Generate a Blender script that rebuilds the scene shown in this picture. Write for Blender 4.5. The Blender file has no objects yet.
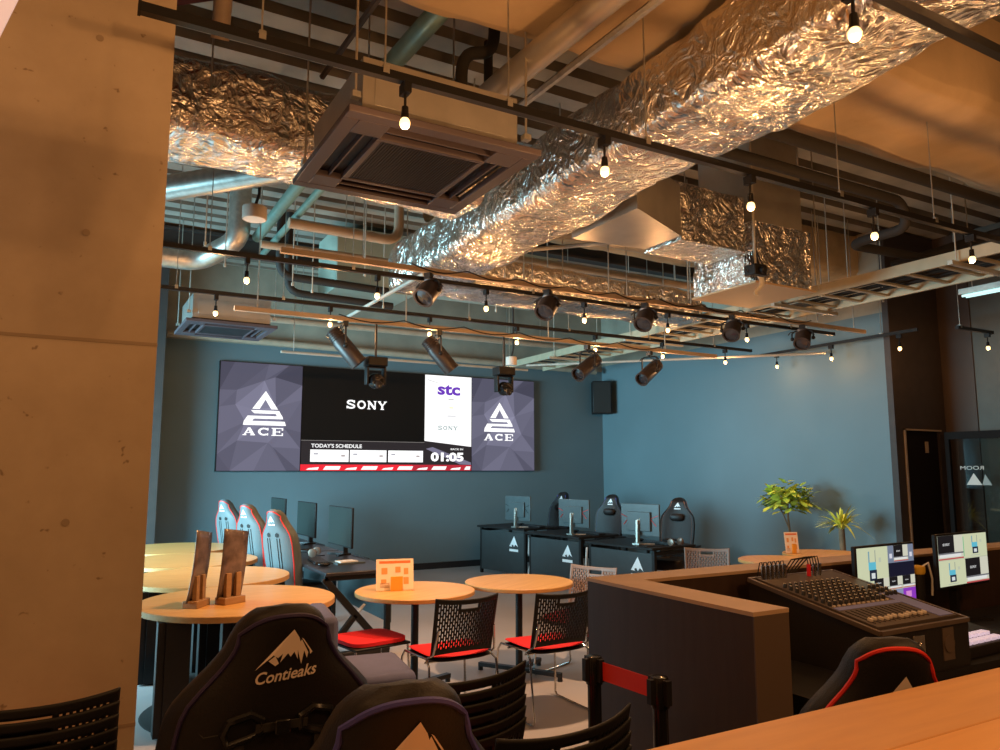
import bpy, bmesh, math, random
from mathutils import Vector, Matrix, noise
random.seed(7)
S = bpy.context.scene
COL = S.collection
PI = math.pi
R = math.radians

# ------------------------------------------------------------------ materials
def nt(name):
    m = bpy.data.materials.new(name); m.use_nodes = True
    t = m.node_tree; b = t.nodes['Principled BSDF']
    return m, t, b
def setin(b, k, v):
    if k in b.inputs: b.inputs[k].default_value = v
def mat(name, col, rough=.5, metal=0., spec=.5, emit=None, es=0., var=0., vs=8., bump=0., bs=60., trans=0., coat=0.):
    m, t, b = nt(name)
    c = (*col, 1)
    setin(b, 'Base Color', c); setin(b, 'Roughness', rough); setin(b, 'Metallic', metal)
    setin(b, 'Specular IOR Level', spec); setin(b, 'Transmission Weight', trans); setin(b, 'Coat Weight', coat)
    if emit: setin(b, 'Emission Color', (*emit, 1)); setin(b, 'Emission Strength', es)
    if var or bump:
        tc = t.nodes.new('ShaderNodeTexCoord')
    if var:
        n = t.nodes.new('ShaderNodeTexNoise'); n.inputs['Scale'].default_value = vs; n.inputs['Detail'].default_value = 6
        t.links.new(tc.outputs['Object'], n.inputs['Vector'])
        r = t.nodes.new('ShaderNodeValToRGB')
        r.color_ramp.elements[0].position = .3; r.color_ramp.elements[1].position = .7
        r.color_ramp.elements[0].color = (*[x*(1-var) for x in col], 1)
        r.color_ramp.elements[1].color = (*[min(1, x*(1+var)) for x in col], 1)
        t.links.new(n.outputs['Fac'], r.inputs['Fac']); t.links.new(r.outputs['Color'], b.inputs['Base Color'])
    if bump:
        n2 = t.nodes.new('ShaderNodeTexNoise'); n2.inputs['Scale'].default_value = bs; n2.inputs['Detail'].default_value = 5
        t.links.new(tc.outputs['Object'], n2.inputs['Vector'])
        bp = t.nodes.new('ShaderNodeBump'); bp.inputs['Strength'].default_value = bump; bp.inputs['Distance'].default_value = .02
        t.links.new(n2.outputs['Fac'], bp.inputs['Height']); t.links.new(bp.outputs['Normal'], b.inputs['Normal'])
    return m
def wood(name, c1, c2, rough=.35, scale=(1.2, 14, 14), rot=0):
    m, t, b = nt(name)
    tc = t.nodes.new('ShaderNodeTexCoord'); mp = t.nodes.new('ShaderNodeMapping')
    mp.inputs['Scale'].default_value = scale; mp.inputs['Rotation'].default_value = (0, 0, rot)
    n = t.nodes.new('ShaderNodeTexNoise'); n.inputs['Scale'].default_value = 2.2; n.inputs['Detail'].default_value = 8; n.inputs['Distortion'].default_value = .6
    r = t.nodes.new('ShaderNodeValToRGB'); r.color_ramp.elements[0].position = .3; r.color_ramp.elements[1].position = .72
    r.color_ramp.elements[0].color = (*c1, 1); r.color_ramp.elements[1].color = (*c2, 1)
    t.links.new(tc.outputs['Object'], mp.inputs['Vector']); t.links.new(mp.outputs['Vector'], n.inputs['Vector'])
    t.links.new(n.outputs['Fac'], r.inputs['Fac']); t.links.new(r.outputs['Color'], b.inputs['Base Color'])
    setin(b, 'Roughness', rough)
    return m
def foil(name, col, rough=.2, strength=.5, sc=3.):
    m, t, b = nt(name)
    setin(b, 'Base Color', (*col, 1)); setin(b, 'Metallic', 1.); setin(b, 'Roughness', rough)
    tc = t.nodes.new('ShaderNodeTexCoord')
    n0 = t.nodes.new('ShaderNodeTexNoise'); n0.inputs['Scale'].default_value = sc; n0.inputs['Detail'].default_value = 2; n0.inputs['Distortion'].default_value = .4
    t.links.new(tc.outputs['Object'], n0.inputs['Vector'])
    mixv = t.nodes.new('ShaderNodeMixRGB'); mixv.blend_type = 'ADD'; mixv.inputs['Fac'].default_value = .5
    t.links.new(tc.outputs['Object'], mixv.inputs['Color1']); t.links.new(n0.outputs['Color'], mixv.inputs['Color2'])
    acc = None
    for s_, k in ((sc*1.5, 1.), (sc*4.2, .40), (sc*11, .13)):
        v = t.nodes.new('ShaderNodeTexVoronoi'); v.inputs['Scale'].default_value = s_; v.feature = 'F1'
        try: v.distance = 'MANHATTAN'
        except Exception: pass
        t.links.new(mixv.outputs['Color'], v.inputs['Vector'])
        a = t.nodes.new('ShaderNodeMath'); a.operation = 'MULTIPLY_ADD'; a.inputs[1].default_value = k
        t.links.new(v.outputs['Distance'], a.inputs[0])
        if acc is None: a.inputs[2].default_value = 0
        else: t.links.new(acc.outputs[0], a.inputs[2])
        acc = a
    bp = t.nodes.new('ShaderNodeBump'); bp.inputs['Strength'].default_value = strength; bp.inputs['Distance'].default_value = .035
    t.links.new(acc.outputs[0], bp.inputs['Height']); t.links.new(bp.outputs['Normal'], b.inputs['Normal'])
    return m
def attr_mat(name, emit, rough=.4):
    m, t, b = nt(name)
    a = t.nodes.new('ShaderNodeAttribute'); a.attribute_name = 'Col'
    t.links.new(a.outputs['Color'], b.inputs['Base Color'])
    if emit:
        t.links.new(a.outputs['Color'], b.inputs['Emission Color']); setin(b, 'Emission Strength', emit)
        setin(b, 'Base Color', (0.003, .003, .003, 1)); setin(b, 'Specular IOR Level', .08)
        for l in list(t.links):
            if l.to_socket == b.inputs['Base Color']: t.links.remove(l)
    setin(b, 'Roughness', rough)
    return m

M = {}
M['black'] = mat('black_plastic', (.010, .009, .009), .5, spec=.3)
M['black_gloss'] = mat('black_gloss', (.01, .01, .011), .18)
M['black_metal'] = mat('black_metal', (.014, .013, .013), .38, .3)
M['desk_top'] = mat('dark_desk_laminate', (.022, .019, .022), .32)
M['rubber'] = mat('dark_rubber', (.02, .018, .016), .8)
M['leather'] = mat('black_leather', (.014, .012, .012), .45, bump=.12, bs=220, spec=.3)
M['leather_teal'] = mat('grey_leather', (.11, .13, .135), .5, bump=.1, bs=200)
M['red'] = mat('red_fabric', (.75, .012, .02), .75, bump=.15, bs=300)
M['red_trim'] = mat('red_trim', (.75, .03, .02), .5)
M['purple_trim'] = mat('purple_trim', (.028, .018, .075), .5)
M['orange_trim'] = mat('copper_trim', (.45, .15, .08), .5)
M['blue_trim'] = mat('blue_trim', (.06, .06, .30), .5)
M['chrome'] = mat('chrome', (.62, .6, .57), .18, 1.)
M['steel'] = mat('galvanised_steel', (.55, .53, .48), .38, .9, var=.15, vs=20)
M['steel_pale'] = mat('pale_steel', (.62, .58, .5), .45, .5, var=.1)
M['white'] = mat('white_plastic', (.75, .72, .68), .5)
M['emblem'] = mat('pale_print', (.80, .66, .55), .5)
M['emblem_cold'] = mat('glowing_print', (.75, .82, .85), .5, emit=(.7, .8, .85), es=.12)  # faint glow added to the printed emblem to keep it bright
M['oak'] = wood('oak_top', (.62, .33, .10), (.74, .43, .15), .38)
M['oak_edge'] = wood('oak_edge', (.46, .24, .075), (.56, .31, .10), .45)
M['counter'] = wood('counter_wood', (.58, .27, .065), (.68, .34, .085), .4, (.9, 10, 10))
M['booth_top'] = wood('booth_cap_wood', (.46, .31, .20), (.54, .37, .25), .5, (2, 2, 9))
M['booth'] = wood('booth_dark_veneer', (.036, .017, .010), (.050, .026, .016), .55, (9, 9, .8))
M['menu_wood'] = wood('menu_stand_wood', (.30, .17, .08), (.40, .24, .12), .4)
M['sofa'] = mat('grey_purple_fabric', (.11, .12, .22), .85, var=.08, bump=.2, bs=250)
M['taupe'] = mat('taupe_plastic', (.22, .16, .13), .6)
M['concrete'] = None
M['ac_panel'] = mat('cassette_panel', (.075, .058, .068), .5)
M['ac_dark'] = mat('cassette_grille_dark', (.022, .018, .02), .6)
M['ac_body'] = mat('cassette_sheet_metal', (.42, .40, .37), .38, .75, var=.1, vs=6)
M['duct_sheet'] = mat('duct_sheet_metal', (.50, .46, .40), .42, .6, var=.1, vs=5)
M['wool'] = mat('fireproof_wool', (.58, .44, .27), .95, var=.28, vs=2.2, bump=.35, bs=14)
M['wool2'] = mat('duct_wrap_cloth', (.62, .46, .28), .9, var=.2, vs=1.6, bump=.25, bs=9)
M['foil'] = foil('foil_wrap', (.82, .78, .72), .25, .50, 4.6)
M['foil_fine'] = foil('foil_wrap_fine', (.84, .80, .74), .25, .55, 5.5)
M['teal_pipe'] = mat('green_pipe', (.18, .30, .26), .4, .3, var=.12)
M['tan_pipe'] = mat('tan_pipe', (.46, .35, .25), .55, var=.1)
M['brown_steel'] = mat('red_primer_steel', (.16, .035, .025), .65, var=.2, vs=5)
M['dark_steel'] = mat('dark_beam_steel', (.05, .04, .035), .7)
M['green_duct'] = mat('pale_green_duct', (.36, .42, .35), .6, var=.1, vs=3)
M['spot_body'] = mat('spotlight_body', (.055, .04, .035), .4, .3)
M['spot_face'] = mat('spotlight_front', (.18, .13, .10), .35, .4)
M['lens'] = mat('spotlight_lens', (.03, .03, .035), .06, .0, coat=.5)
M['tray'] = mat('tray_paint', (.52, .44, .30), .5, .3, var=.08)
M['leaf'] = mat('leaf_green', (.40, .52, .06), .5, var=.4, vs=12)
M['leaf2'] = mat('leaf_yellow_green', (.68, .68, .09), .5, var=.3, vs=12)
M['bark'] = mat('bark', (.20, .14, .08), .8, var=.3)
M['pot'] = mat('dark_pot', (.06, .045, .04), .6)
M['paper'] = mat('paper', (.8, .74, .66), .7)
M['card_orange'] = attr_mat('menu_card_print', 0)
M['screen'] = attr_mat('led_picture', 1.25)
M['monitor_pic'] = attr_mat('monitor_picture', .8)
M['screen_off'] = mat('dark_screen', (.020, .026, .024), .30)
M['mon_back'] = mat('monitor_back', (.075, .095, .10), .33, var=.1)
M['desk_panel'] = mat('desk_front_laminate', (.035, .042, .044), .5, var=.1)
M['door_dark'] = mat('black_door', (.012, .009, .008), .7, spec=.12)
M['trim_pale'] = mat('door_trim', (.42, .33, .24), .5)
M['bulb'] = mat('bulb_glow', (1, .8, .5), .3, emit=(1., .62, .24), es=3.2)
M['drum'] = mat('ivory_drum', (.55, .47, .40), .6)
M['knob'] = mat('knob', (.03, .03, .035), .4)
M['knob_cap'] = mat('knob_cap', (.75, .7, .6), .5)
M['mixer'] = mat('mixer_panel', (.10, .075, .062), .45, .2)
M['mixer_blue'] = mat('mixer_blue_band', (.20, .24, .62), .5)
M['fader'] = mat('fader_cap', (.75, .65, .55), .5)
M['case'] = mat('flight_case_laminate', (.014, .011, .010), .55, bump=.1, bs=120)
M['amber'] = mat('acrylic_amber', (.85, .36, .04), .3)
M['white_lit'] = mat('lit_button', (.7, .6, .7), .4, emit=(.9, .75, .9), es=.45)
M['tube_lit'] = mat('fluorescent_tube', (.6, .8, .8), .4, emit=(.45, .8, .8), es=1.1)
M['green_led'] = mat('green_led', (.1, .4, .2), .4, emit=(.2, .8, .4), es=.6)
M['banner'] = mat('glowing_canvas', (.62, .60, .68), .7, emit=(.6, .56, .7), es=.32)  # cloth is no lamp; a soft glow is added to its colour
M['yellow'] = mat('yellow_tape', (.75, .45, .04), .5)

def concrete():
    m, t, b = nt('cast_concrete')
    tc = t.nodes.new('ShaderNodeTexCoord')
    n = t.nodes.new('ShaderNodeTexNoise'); n.inputs['Scale'].default_value = 2.4; n.inputs['Detail'].default_value = 9; n.inputs['Roughness'].default_value = .6
    r = t.nodes.new('ShaderNodeValToRGB'); r.color_ramp.elements[0].position = .25; r.color_ramp.elements[1].position = .78
    r.color_ramp.elements[0].color = (.36, .275, .185, 1); r.color_ramp.elements[1].color = (.50, .395, .275, 1)
    v = t.nodes.new('ShaderNodeTexNoise'); v.inputs['Scale'].default_value = 26; v.inputs['Detail'].default_value = 2
    r2 = t.nodes.new('ShaderNodeValToRGB'); r2.color_ramp.elements[0].position = .235; r2.color_ramp.elements[1].position = .29
    r2.color_ramp.elements[0].color = (.55, .5, .45, 1); r2.color_ramp.elements[1].color = (1, 1, 1, 1)
    mx = t.nodes.new('ShaderNodeMixRGB'); mx.blend_type = 'MULTIPLY'; mx.inputs['Fac'].default_value = 1
    for q in (n, v): t.links.new(tc.outputs['Object'], q.inputs['Vector'])
    t.links.new(n.outputs['Fac'], r.inputs['Fac']); t.links.new(v.outputs['Fac'], r2.inputs['Fac'])
    t.links.new(r.outputs['Color'], mx.inputs['Color1']); t.links.new(r2.outputs['Color'], mx.inputs['Color2'])
    t.links.new(mx.outputs['Color'], b.inputs['Base Color']); setin(b, 'Roughness', .85)
    bp = t.nodes.new('ShaderNodeBump'); bp.inputs['Strength'].default_value = .25; bp.inputs['Distance'].default_value = .01
    t.links.new(n.outputs['Fac'], bp.inputs['Height']); t.links.new(bp.outputs['Normal'], b.inputs['Normal'])
    return m
M['concrete'] = concrete()
M['joint'] = mat('concrete_joint', (.29, .215, .14), .9)
M['floor'] = mat('grey_floor', (.52, .48, .47), .42, var=.06, vs=1.5)
M['wall_blue'] = mat('blue_wall_paint', (.130, .190, .212), .62, var=.05, vs=1.2)
M['wall_raw'] = mat('bare_wall', (.33, .30, .235), .85, var=.2, vs=2)
M['wall_dark'] = mat('dark_brown_wall', (.050, .038, .034), .7, var=.1)
M['wall_brown'] = mat('brown_wall', (.085, .058, .045), .7)
M['wall_grey'] = mat('olive_grey_wall', (.115, .115, .10), .7, var=.06)
M['wall_cream'] = mat('cream_wall', (.42, .36, .30), .8)
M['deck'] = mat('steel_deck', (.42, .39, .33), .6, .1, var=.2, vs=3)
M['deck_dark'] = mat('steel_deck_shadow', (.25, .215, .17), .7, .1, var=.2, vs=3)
M['base_black'] = mat('black_skirting', (.012, .012, .014), .5)
def glass(name, tint, op):
    m, t, b = nt(name)
    out = t.nodes['Material Output']
    tr = t.nodes.new('ShaderNodeBsdfTransparent'); tr.inputs['Color'].default_value = (*tint, 1)
    gl = t.nodes.new('ShaderNodeBsdfGlossy'); gl.inputs['Roughness'].default_value = .03
    mx = t.nodes.new('ShaderNodeMixShader'); mx.inputs['Fac'].default_value = op
    t.links.new(tr.outputs[0], mx.inputs[1]); t.links.new(gl.outputs[0], mx.inputs[2]); t.links.new(mx.outputs[0], out.inputs['Surface'])
    return m
M['glass'] = glass('clear_glass', (.75, .76, .74), .07)
M['acrylic'] = glass('clear_acrylic', (.93, .9, .86), .08)

# ------------------------------------------------------------------ mesh builder
class MB:
    def __init__(s): s.v = []; s.f = []; s.m = []; s.c = []; s.T = Matrix.Identity(4)
    def at(s, loc=(0, 0, 0), rot=(0, 0, 0)):
        from mathutils import Euler
        s.T = Matrix.Translation(loc) @ Euler(rot).to_matrix().to_4x4(); return s
    def add(s, vs, fs, mat=0, col=None):
        b = len(s.v); s.v.extend(tuple(s.T @ Vector(p)) for p in vs)
        for f in fs:
            s.f.append(tuple(b+i for i in f)); s.m.append(mat); s.c.append(col)
        return s
    def box(s, x0, x1, y0, y1, z0, z1, mat=0, col=None):
        return s.add([(x0,y0,z0),(x1,y0,z0),(x1,y1,z0),(x0,y1,z0),(x0,y0,z1),(x1,y0,z1),(x1,y1,z1),(x0,y1,z1)],
            [(0,3,2,1),(4,5,6,7),(0,1,5,4),(1,2,6,5),(2,3,7,6),(3,0,4,7)], mat, col)
    def bar(s, p, q, w, h, mat=0, up=(0, 0, 1)):
        p = Vector(p); q = Vector(q); d = (q-p).normalized(); u = Vector(up)
        if abs(d.dot(u)) > .95: u = Vector((1, 0, 0))
        a = d.cross(u).normalized()*w/2; c = a.cross(d).normalized()*h/2
        vs = [tuple(e+i*a+j*c) for e in (p, q) for i, j in ((-1,-1),(1,-1),(1,1),(-1,1))]
        return s.add(vs, [(0,3,2,1),(4,5,6,7),(0,1,5,4),(1,2,6,5),(2,3,7,6),(3,0,4,7)], mat)
    def tube(s, path, r, n=8, mat=0, closed=False, rr=None):
        P = [Vector(p) for p in path]; k = len(P); rings = []; prev = None
        for i in range(k):
            if closed: d = P[(i+1) % k]-P[i-1]
            else: d = P[min(i+1, k-1)]-P[max(i-1, 0)]
            d.normalize()
            if prev is None:
                u = Vector((0, 0, 1)) if abs(d.z) < .9 else Vector((1, 0, 0))
                a = d.cross(u).normalized()
            else:
                a = (prev-d*prev.dot(d)).normalized()
            prev = a; c = d.cross(a); ri = rr[i] if rr else r
            rings.append([tuple(P[i]+ri*(a*math.cos(2*PI*j/n)+c*math.sin(2*PI*j/n))) for j in range(n)])
        vs = [p for g in rings for p in g]; fs = []
        for i in range(k if closed else k-1):
            i2 = (i+1) % k
            for j in range(n): fs.append((i*n+j, i*n+(j+1) % n, i2*n+(j+1) % n, i2*n+j))
        if not closed: fs += [tuple(range(n))[::-1], tuple((k-1)*n+j for j in range(n))]
        return s.add(vs, fs, mat)
    def cyl(s, p, q, r0, r1=None, n=20, mat=0):
        return s.tube([p, q], r0, n, mat, rr=[r0, r0 if r1 is None else r1])
    def lathe(s, prof, n=32, mat=0, cap=True):
        vs = [(r*math.cos(2*PI*j/n), r*math.sin(2*PI*j/n), z) for r, z in prof for j in range(n)]
        fs = [(i*n+j, i*n+(j+1) % n, (i+1)*n+(j+1) % n, (i+1)*n+j) for i in range(len(prof)-1) for j in range(n)]
        if cap: fs += [tuple(range(n))[::-1], tuple((len(prof)-1)*n+j for j in range(n))]
        return s.add(vs, fs, mat)
    def sphere(s, c, r, nu=12, nv=8, mat=0, sz=1.):
        pr = [(max(1e-4, r*math.sin(PI*i/nv)), -r*sz*math.cos(PI*i/nv)) for i in range(nv+1)]
        T = s.T; s.T = T @ Matrix.Translation(c); s.lathe(pr, nu, mat); s.T = T; return s
    def poly(s, pts, z0, z1, mat=0, col=None):      # prism of a 2-D outline in local xy
        n = len(pts)
        vs = [(x, y, z0) for x, y in pts]+[(x, y, z1) for x, y in pts]
        fs = [tuple(range(n))[::-1], tuple(range(n, 2*n))]+[(i, (i+1) % n, n+(i+1) % n, n+i) for i in range(n)]
        return s.add(vs, fs, mat, col)
    def grid(s, fn, nu, nv, mat=0, cu=False, cv=False):
        a = nu if cu else nu+1; b = nv if cv else nv+1
        vs = [fn(i/nu, j/nv) for i in range(a) for j in range(b)]
        fs = [(i*b+j, ((i+1) % a)*b+j, ((i+1) % a)*b+(j+1) % b, i*b+(j+1) % b) for i in range(nu) for j in range(nv)]
        return s.add(vs, fs, mat)
    def flat(s, pts, o, u, v, mat=0, col=None):     # 2-D polygon on the plane o + x*u + y*v
        o = Vector(o); u = Vector(u); v = Vector(v)
        return s.add([tuple(o+u*x+v*y) for x, y in pts], [tuple(range(len(pts)))], mat, col)
    def build(s, name, mats, parent=None, bevel=0, smooth=38, solid=0, mods=()):
        me = bpy.data.meshes.new(name); me.from_pydata(s.v, [], s.f)
        if not isinstance(mats, (list, tuple)): mats = [mats]
        for m in mats: me.materials.append(M[m] if isinstance(m, str) else m)
        me.polygons.foreach_set('material_index', s.m)
        if any(c is not None for c in s.c):
            ca = me.color_attributes.new('Col', 'FLOAT_COLOR', 'CORNER'); k = 0
            for p, c in zip(me.polygons, s.c):
                c = c or (0, 0, 0)
                for li in p.loop_indices: ca.data[li].color = (*c, 1)
        bm = bmesh.new(); bm.from_mesh(me)
        if not any(c is not None for c in s.c): bmesh.ops.recalc_face_normals(bm, faces=bm.faces)
        bm.to_mesh(me); bm.free()
        if smooth:
            me.shade_smooth(); me.set_sharp_from_angle(angle=R(smooth))
        o = bpy.data.objects.new(name, me); COL.objects.link(o)
        if parent: o.parent = parent
        if solid:
            q = o.modifiers.new('Solidify', 'SOLIDIFY'); q.thickness = solid; q.offset = 0
        if bevel:
            q = o.modifiers.new('Bevel', 'BEVEL'); q.width = bevel; q.segments = 2; q.limit_method = 'ANGLE'
        return o

def tag(o, label, cat, group=None, kind=None):
    if label: o['label'] = label
    if cat: o['category'] = cat
    if group: o['group'] = group
    if kind: o['kind'] = kind
    return o
def thing(name, label, cat, loc=(0, 0, 0), rz=0, group=None):
    o = bpy.data.objects.new(name, None); COL.objects.link(o); o.empty_display_size = .1
    o.location = loc; o.rotation_euler = (0, 0, rz)
    return tag(o, label, cat, group)
def dup(src, label, loc, rz=0, group=None):
    def cp(o, par):
        c = o.copy(); COL.objects.link(c)
        if par: c.parent = par
        for ch in [x for x in bpy.data.objects if x.parent == o]: cp(ch, c)
        return c
    c = cp(src, None); c.location = loc; c.rotation_euler = (0, 0, rz); c['label'] = label
    if group: c['group'] = group
    return c
def struct(name, mb, mats, **k):
    o = mb.build(name, mats, **k); o['kind'] = 'structure'; return o

# ------------------------------------------------------------------ writing
_tc = {}
def text2d(s, bold=0., spacing=1.):
    k = (s, bold, spacing)
    if k not in _tc:
        cu = bpy.data.curves.new('t', 'FONT'); cu.body = s; cu.size = 1.; cu.offset = bold; cu.resolution_u = 3; cu.space_character = spacing
        o = bpy.data.objects.new('t', cu); COL.objects.link(o)
        dg = bpy.context.evaluated_depsgraph_get(); me = bpy.data.meshes.new_from_object(o.evaluated_get(dg))
        vs = [(v.co.x, v.co.y) for v in me.vertices]; fs = [tuple(p.vertices) for p in me.polygons]
        bpy.data.objects.remove(o); bpy.data.curves.remove(cu); bpy.data.meshes.remove(me)
        x0 = min(a for a, b in vs); x1 = max(a for a, b in vs); y0 = min(b for a, b in vs); y1 = max(b for a, b in vs)
        _tc[k] = ([((a-x0)/(x1-x0), (b-y0)/(y1-y0)) for a, b in vs], fs)
    return _tc[k]
def put2d(mb, vf, fn, mat=0, col=None):             # fn maps the unit-square point to 3-D
    vs, fs = vf; mb.add([fn(*p) for p in vs], fs, mat, col)
def strokes(ps, w):                                  # polylines -> quads
    vs = []; fs = []
    for pl in ps:
        ww = w
        if isinstance(pl, tuple): pl, ww = pl
        for (a, b), (c, d) in zip(pl, pl[1:]):
            L = math.hypot(c-a, d-b) or 1; nx, ny = -(d-b)/L*ww/2, (c-a)/L*ww/2
            k = len(vs); vs += [(a+nx, b+ny), (c+nx, d+ny), (c-nx, d-ny), (a-nx, b-ny)]; fs.append((k, k+1, k+2, k+3))
    return vs, fs
def arc(cx, cy, rx, ry, a0, a1, n=14): return [(cx+rx*math.cos(R(a0+(a1-a0)*i/n)), cy+ry*math.sin(R(a0+(a1-a0)*i/n))) for i in range(n+1)]
def slab(word, gap=.1):
    G = {
     'S': ([arc(.5, .73, .36, .2, 10, 270)+arc(.5, .28, .38, .2, 90, -170)], [([(.86, .98), (.86, .68)], .12), ([(.1, .02), (.1, .32)], .12)]),
     'O': ([arc(.5, .5, .37, .41, 0, 360, 24)], []),
     'N': ([], [([(.16, .0), (.16, 1)], .13), ([(.14, .95), (.84, .05)], .24), ([(.84, 0), (.84, 1)], .13), ([(0, .05), (.34, .05)], .1), ([(0, .95), (.25, .95)], .1), ([(.68, .95), (1, .95)], .1)]),
     'Y': ([], [([(.5, 0), (.5, .5)], .22), ([(.12, .95), (.5, .45)], .22), ([(.88, .95), (.5, .45)], .14), ([(0, .95), (.36, .95)], .1), ([(.66, .95), (1, .95)], .1), ([(.3, .05), (.7, .05)], .1)]),
     'A': ([], [([(.14, .04), (.5, .97)], .13), ([(.48, .97), (.86, .04)], .26), ([(.28, .34), (.72, .34)], .09), ([(0, .05), (.32, .05)], .1), ([(.62, .05), (1, .05)], .1)]),
     'C': ([arc(.54, .5, .38, .41, 50, 310)], [([(.85, .98), (.85, .66)], .13), ([(.85, .02), (.85, .3)], .1)]),
     'E': ([], [([(.22, 0), (.22, 1)], .24), ([(0, .05), (.95, .05)], .11), ([(0, .95), (.95, .95)], .11), ([(.3, .5), (.68, .5)], .1), ([(.9, .95), (.9, .68)], .12), ([(.9, .05), (.9, .34)], .12), ([(.66, .36), (.66, .64)], .1)]),
    }
    V = []; F = []; n = len(word); cw = (1-gap*(n-1))/n if n > 1 else 1; cw = (1-gap*(n-1)/n)/n
    for i, ch in enumerate(word):
        a, b = G[ch]; x0 = i*(1/n); vs, fs = strokes(list(a)+list(b), .2)
        k = len(V); V += [(x0+x*(1/n-gap/n*1.2), y) for x, y in vs]; F += [tuple(q+k for q in f) for f in fs]
    return V, F
# triangular emblem with the stepped stripe, in a unit box
EMB = [[(.50, 1), (.80, .47), (.64, .47), (.50, .75), (.37, .47), (.20, .47)],
       [(.17, .43), (.83, .43), (.87, .34), (.25, .34)] , [(.87, .34), (.91, .27), (.78, .27), (.75, .34)],
       [(.10, .27), (.91, .27), (.93, .19), (.06, .19)], [(.10, .27), (.06, .19), (.25, .17), (.28, .27)],
       [(.06, .19), (.24, .19), (.21, .12), (.02, .12)], [(.02, .12), (.97, .12), (1.0, .0), (0, .0)]]
MOUNT = [[(0, .02), (.30, .38), (.38, .30), (.46, .40), (.42, .18), (.55, .40), (.60, .30), (.63, 1.0)],
         [(.63, 1.0), (.60, .30), (.66, .42), (.73, .22), (.72, .46), (.80, .08), (.84, .42), (.90, .22), (.92, .36), (.78, .72), (.76, .66), (.73, .78)],
         [(.78, .76), (.94, .42), (.96, .30), (1.0, .36), (.82, .72)], [(.22, .24), (.33, .36), (.40, .16), (.34, .10)]]
FIN = [[(.0, .32), (.52, 1.0), (.92, .32), (.66, .46), (.52, .30), (.40, .44)], [(0, .0), (.95, .0), (.95, .16), (0, .16)], [(.0, .32), (.18, .55), (.30, .30)]]

# ================================================================== ROOM
ZC = 4.62
struct('floor', MB().box(-3, 11, -3, 11.6, -.1, 0), 'floor', smooth=0)
struct('wall_back', MB().box(-3, 11, 11.44, 11.6, 0, 3.45).box(-3, 11, 11.44, 11.6, 3.45, ZC, 1), ['wall_blue', 'wall_raw'], smooth=0)
struct('wall_right', MB().box(8.65, 8.8, 5.68, 11.44, 0, 3.55).box(8.65, 8.8, 5.68, 11.44, 3.55, ZC, 1), ['wall_blue', 'wall_raw'], smooth=0)
# recess wall facing the camera with the doorway opening
struct('wall_recess', MB().box(8.65, 8.82, 5.6, 5.68, 0, ZC).box(8.82, 9.55, 5.6, 5.68, 2.08, ZC).box(9.55, 9.70, 5.6, 5.68, 0, ZC), 'wall_dark', smooth=0)
struct('wall_side', MB().box(9.7, 9.85, 5.2, 5.68, 0, ZC).box(9.72, 9.87, -3, 5.2, 0, ZC, 1), ['wall_brown', 'wall_grey'], smooth=0)
struct('door_1', MB().box(8.82, 9.55, 5.63, 5.67, 0, 2.08), 'door_dark', smooth=0)
struct('trim_1', MB().box(8.80, 8.825, 5.58, 5.60, 0, 2.10).box(8.80, 9.57, 5.58, 5.60, 2.08, 2.10), 'trim_pale', smooth=0)
struct('wall_left', MB().box(-3.15, -3, -3, 3.6, 0, ZC).box(-3.15, -3, 3.6, 10.6, 0, .5).box(-3.15, -3, 3.6, 10.6, 3.1, ZC).box(-3.15, -3, 10.6, 11.6, 0, ZC), 'wall_cream', smooth=0)
w = struct('window_1', MB().box(-3.1, -3.04, 3.6, 10.6, .5, .58).box(-3.1, -3.04, 3.6, 10.6, 3.02, 3.1).box(-3.1, -3.04, 3.6, 3.68, .5, 3.1).box(-3.1, -3.04, 5.9, 5.98, .5, 3.1).box(-3.1, -3.04, 8.2, 8.28, .5, 3.1).box(-3.1, -3.04, 10.52, 10.6, .5, 3.1), 'black_metal', smooth=0)
struct('wall_behind', MB().box(-3, 11, -3.15, -3, 0, ZC), 'wall_cream', smooth=0)
struct('wall_far_left_pillar', MB().box(.45, .95, 10.9, 11.44, 0, ZC), 'wall_dark', smooth=0).name = 'pillar_back'
struct('baseboard_back', MB().box(.95, 8.65, 11.425, 11.44, 0, .10), 'base_black', smooth=0)
struct('baseboard_right', MB().box(8.635, 8.65, 5.68, 11.42, 0, .10), 'base_black', smooth=0)
# concrete pillar
pm = MB().box(-.85, .235, 3.02, 4.0, 0, ZC)
for z in (.72, 2.06):
    pm.box(-.86, .236, 3.018, 3.03, z-.006, z+.006, 1)
for x in (-.62, -.02):
    for z in (.35, 1.42, 2.45, 3.2):
        pm.at((x, 3.0185, z), (PI/2, 0, 0)); pm.lathe([(.013, 0), (.013, .001)], 12, 1); pm.at()
struct('pillar', pm, ['concrete', 'joint'], smooth=0)
# ceiling deck
cm = MB(); y = -3.
while y < 11.6:
    y1 = min(y+.17, 11.6); y2 = min(y+.30, 11.6)
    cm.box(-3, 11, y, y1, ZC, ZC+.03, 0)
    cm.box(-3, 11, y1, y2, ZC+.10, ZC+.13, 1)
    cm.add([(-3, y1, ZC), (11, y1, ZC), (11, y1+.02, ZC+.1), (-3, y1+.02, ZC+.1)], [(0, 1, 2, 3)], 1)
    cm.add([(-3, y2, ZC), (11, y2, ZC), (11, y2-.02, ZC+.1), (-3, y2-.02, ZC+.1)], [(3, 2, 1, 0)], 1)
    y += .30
struct('ceiling', cm, ['deck', 'deck_dark'], smooth=0)

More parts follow.
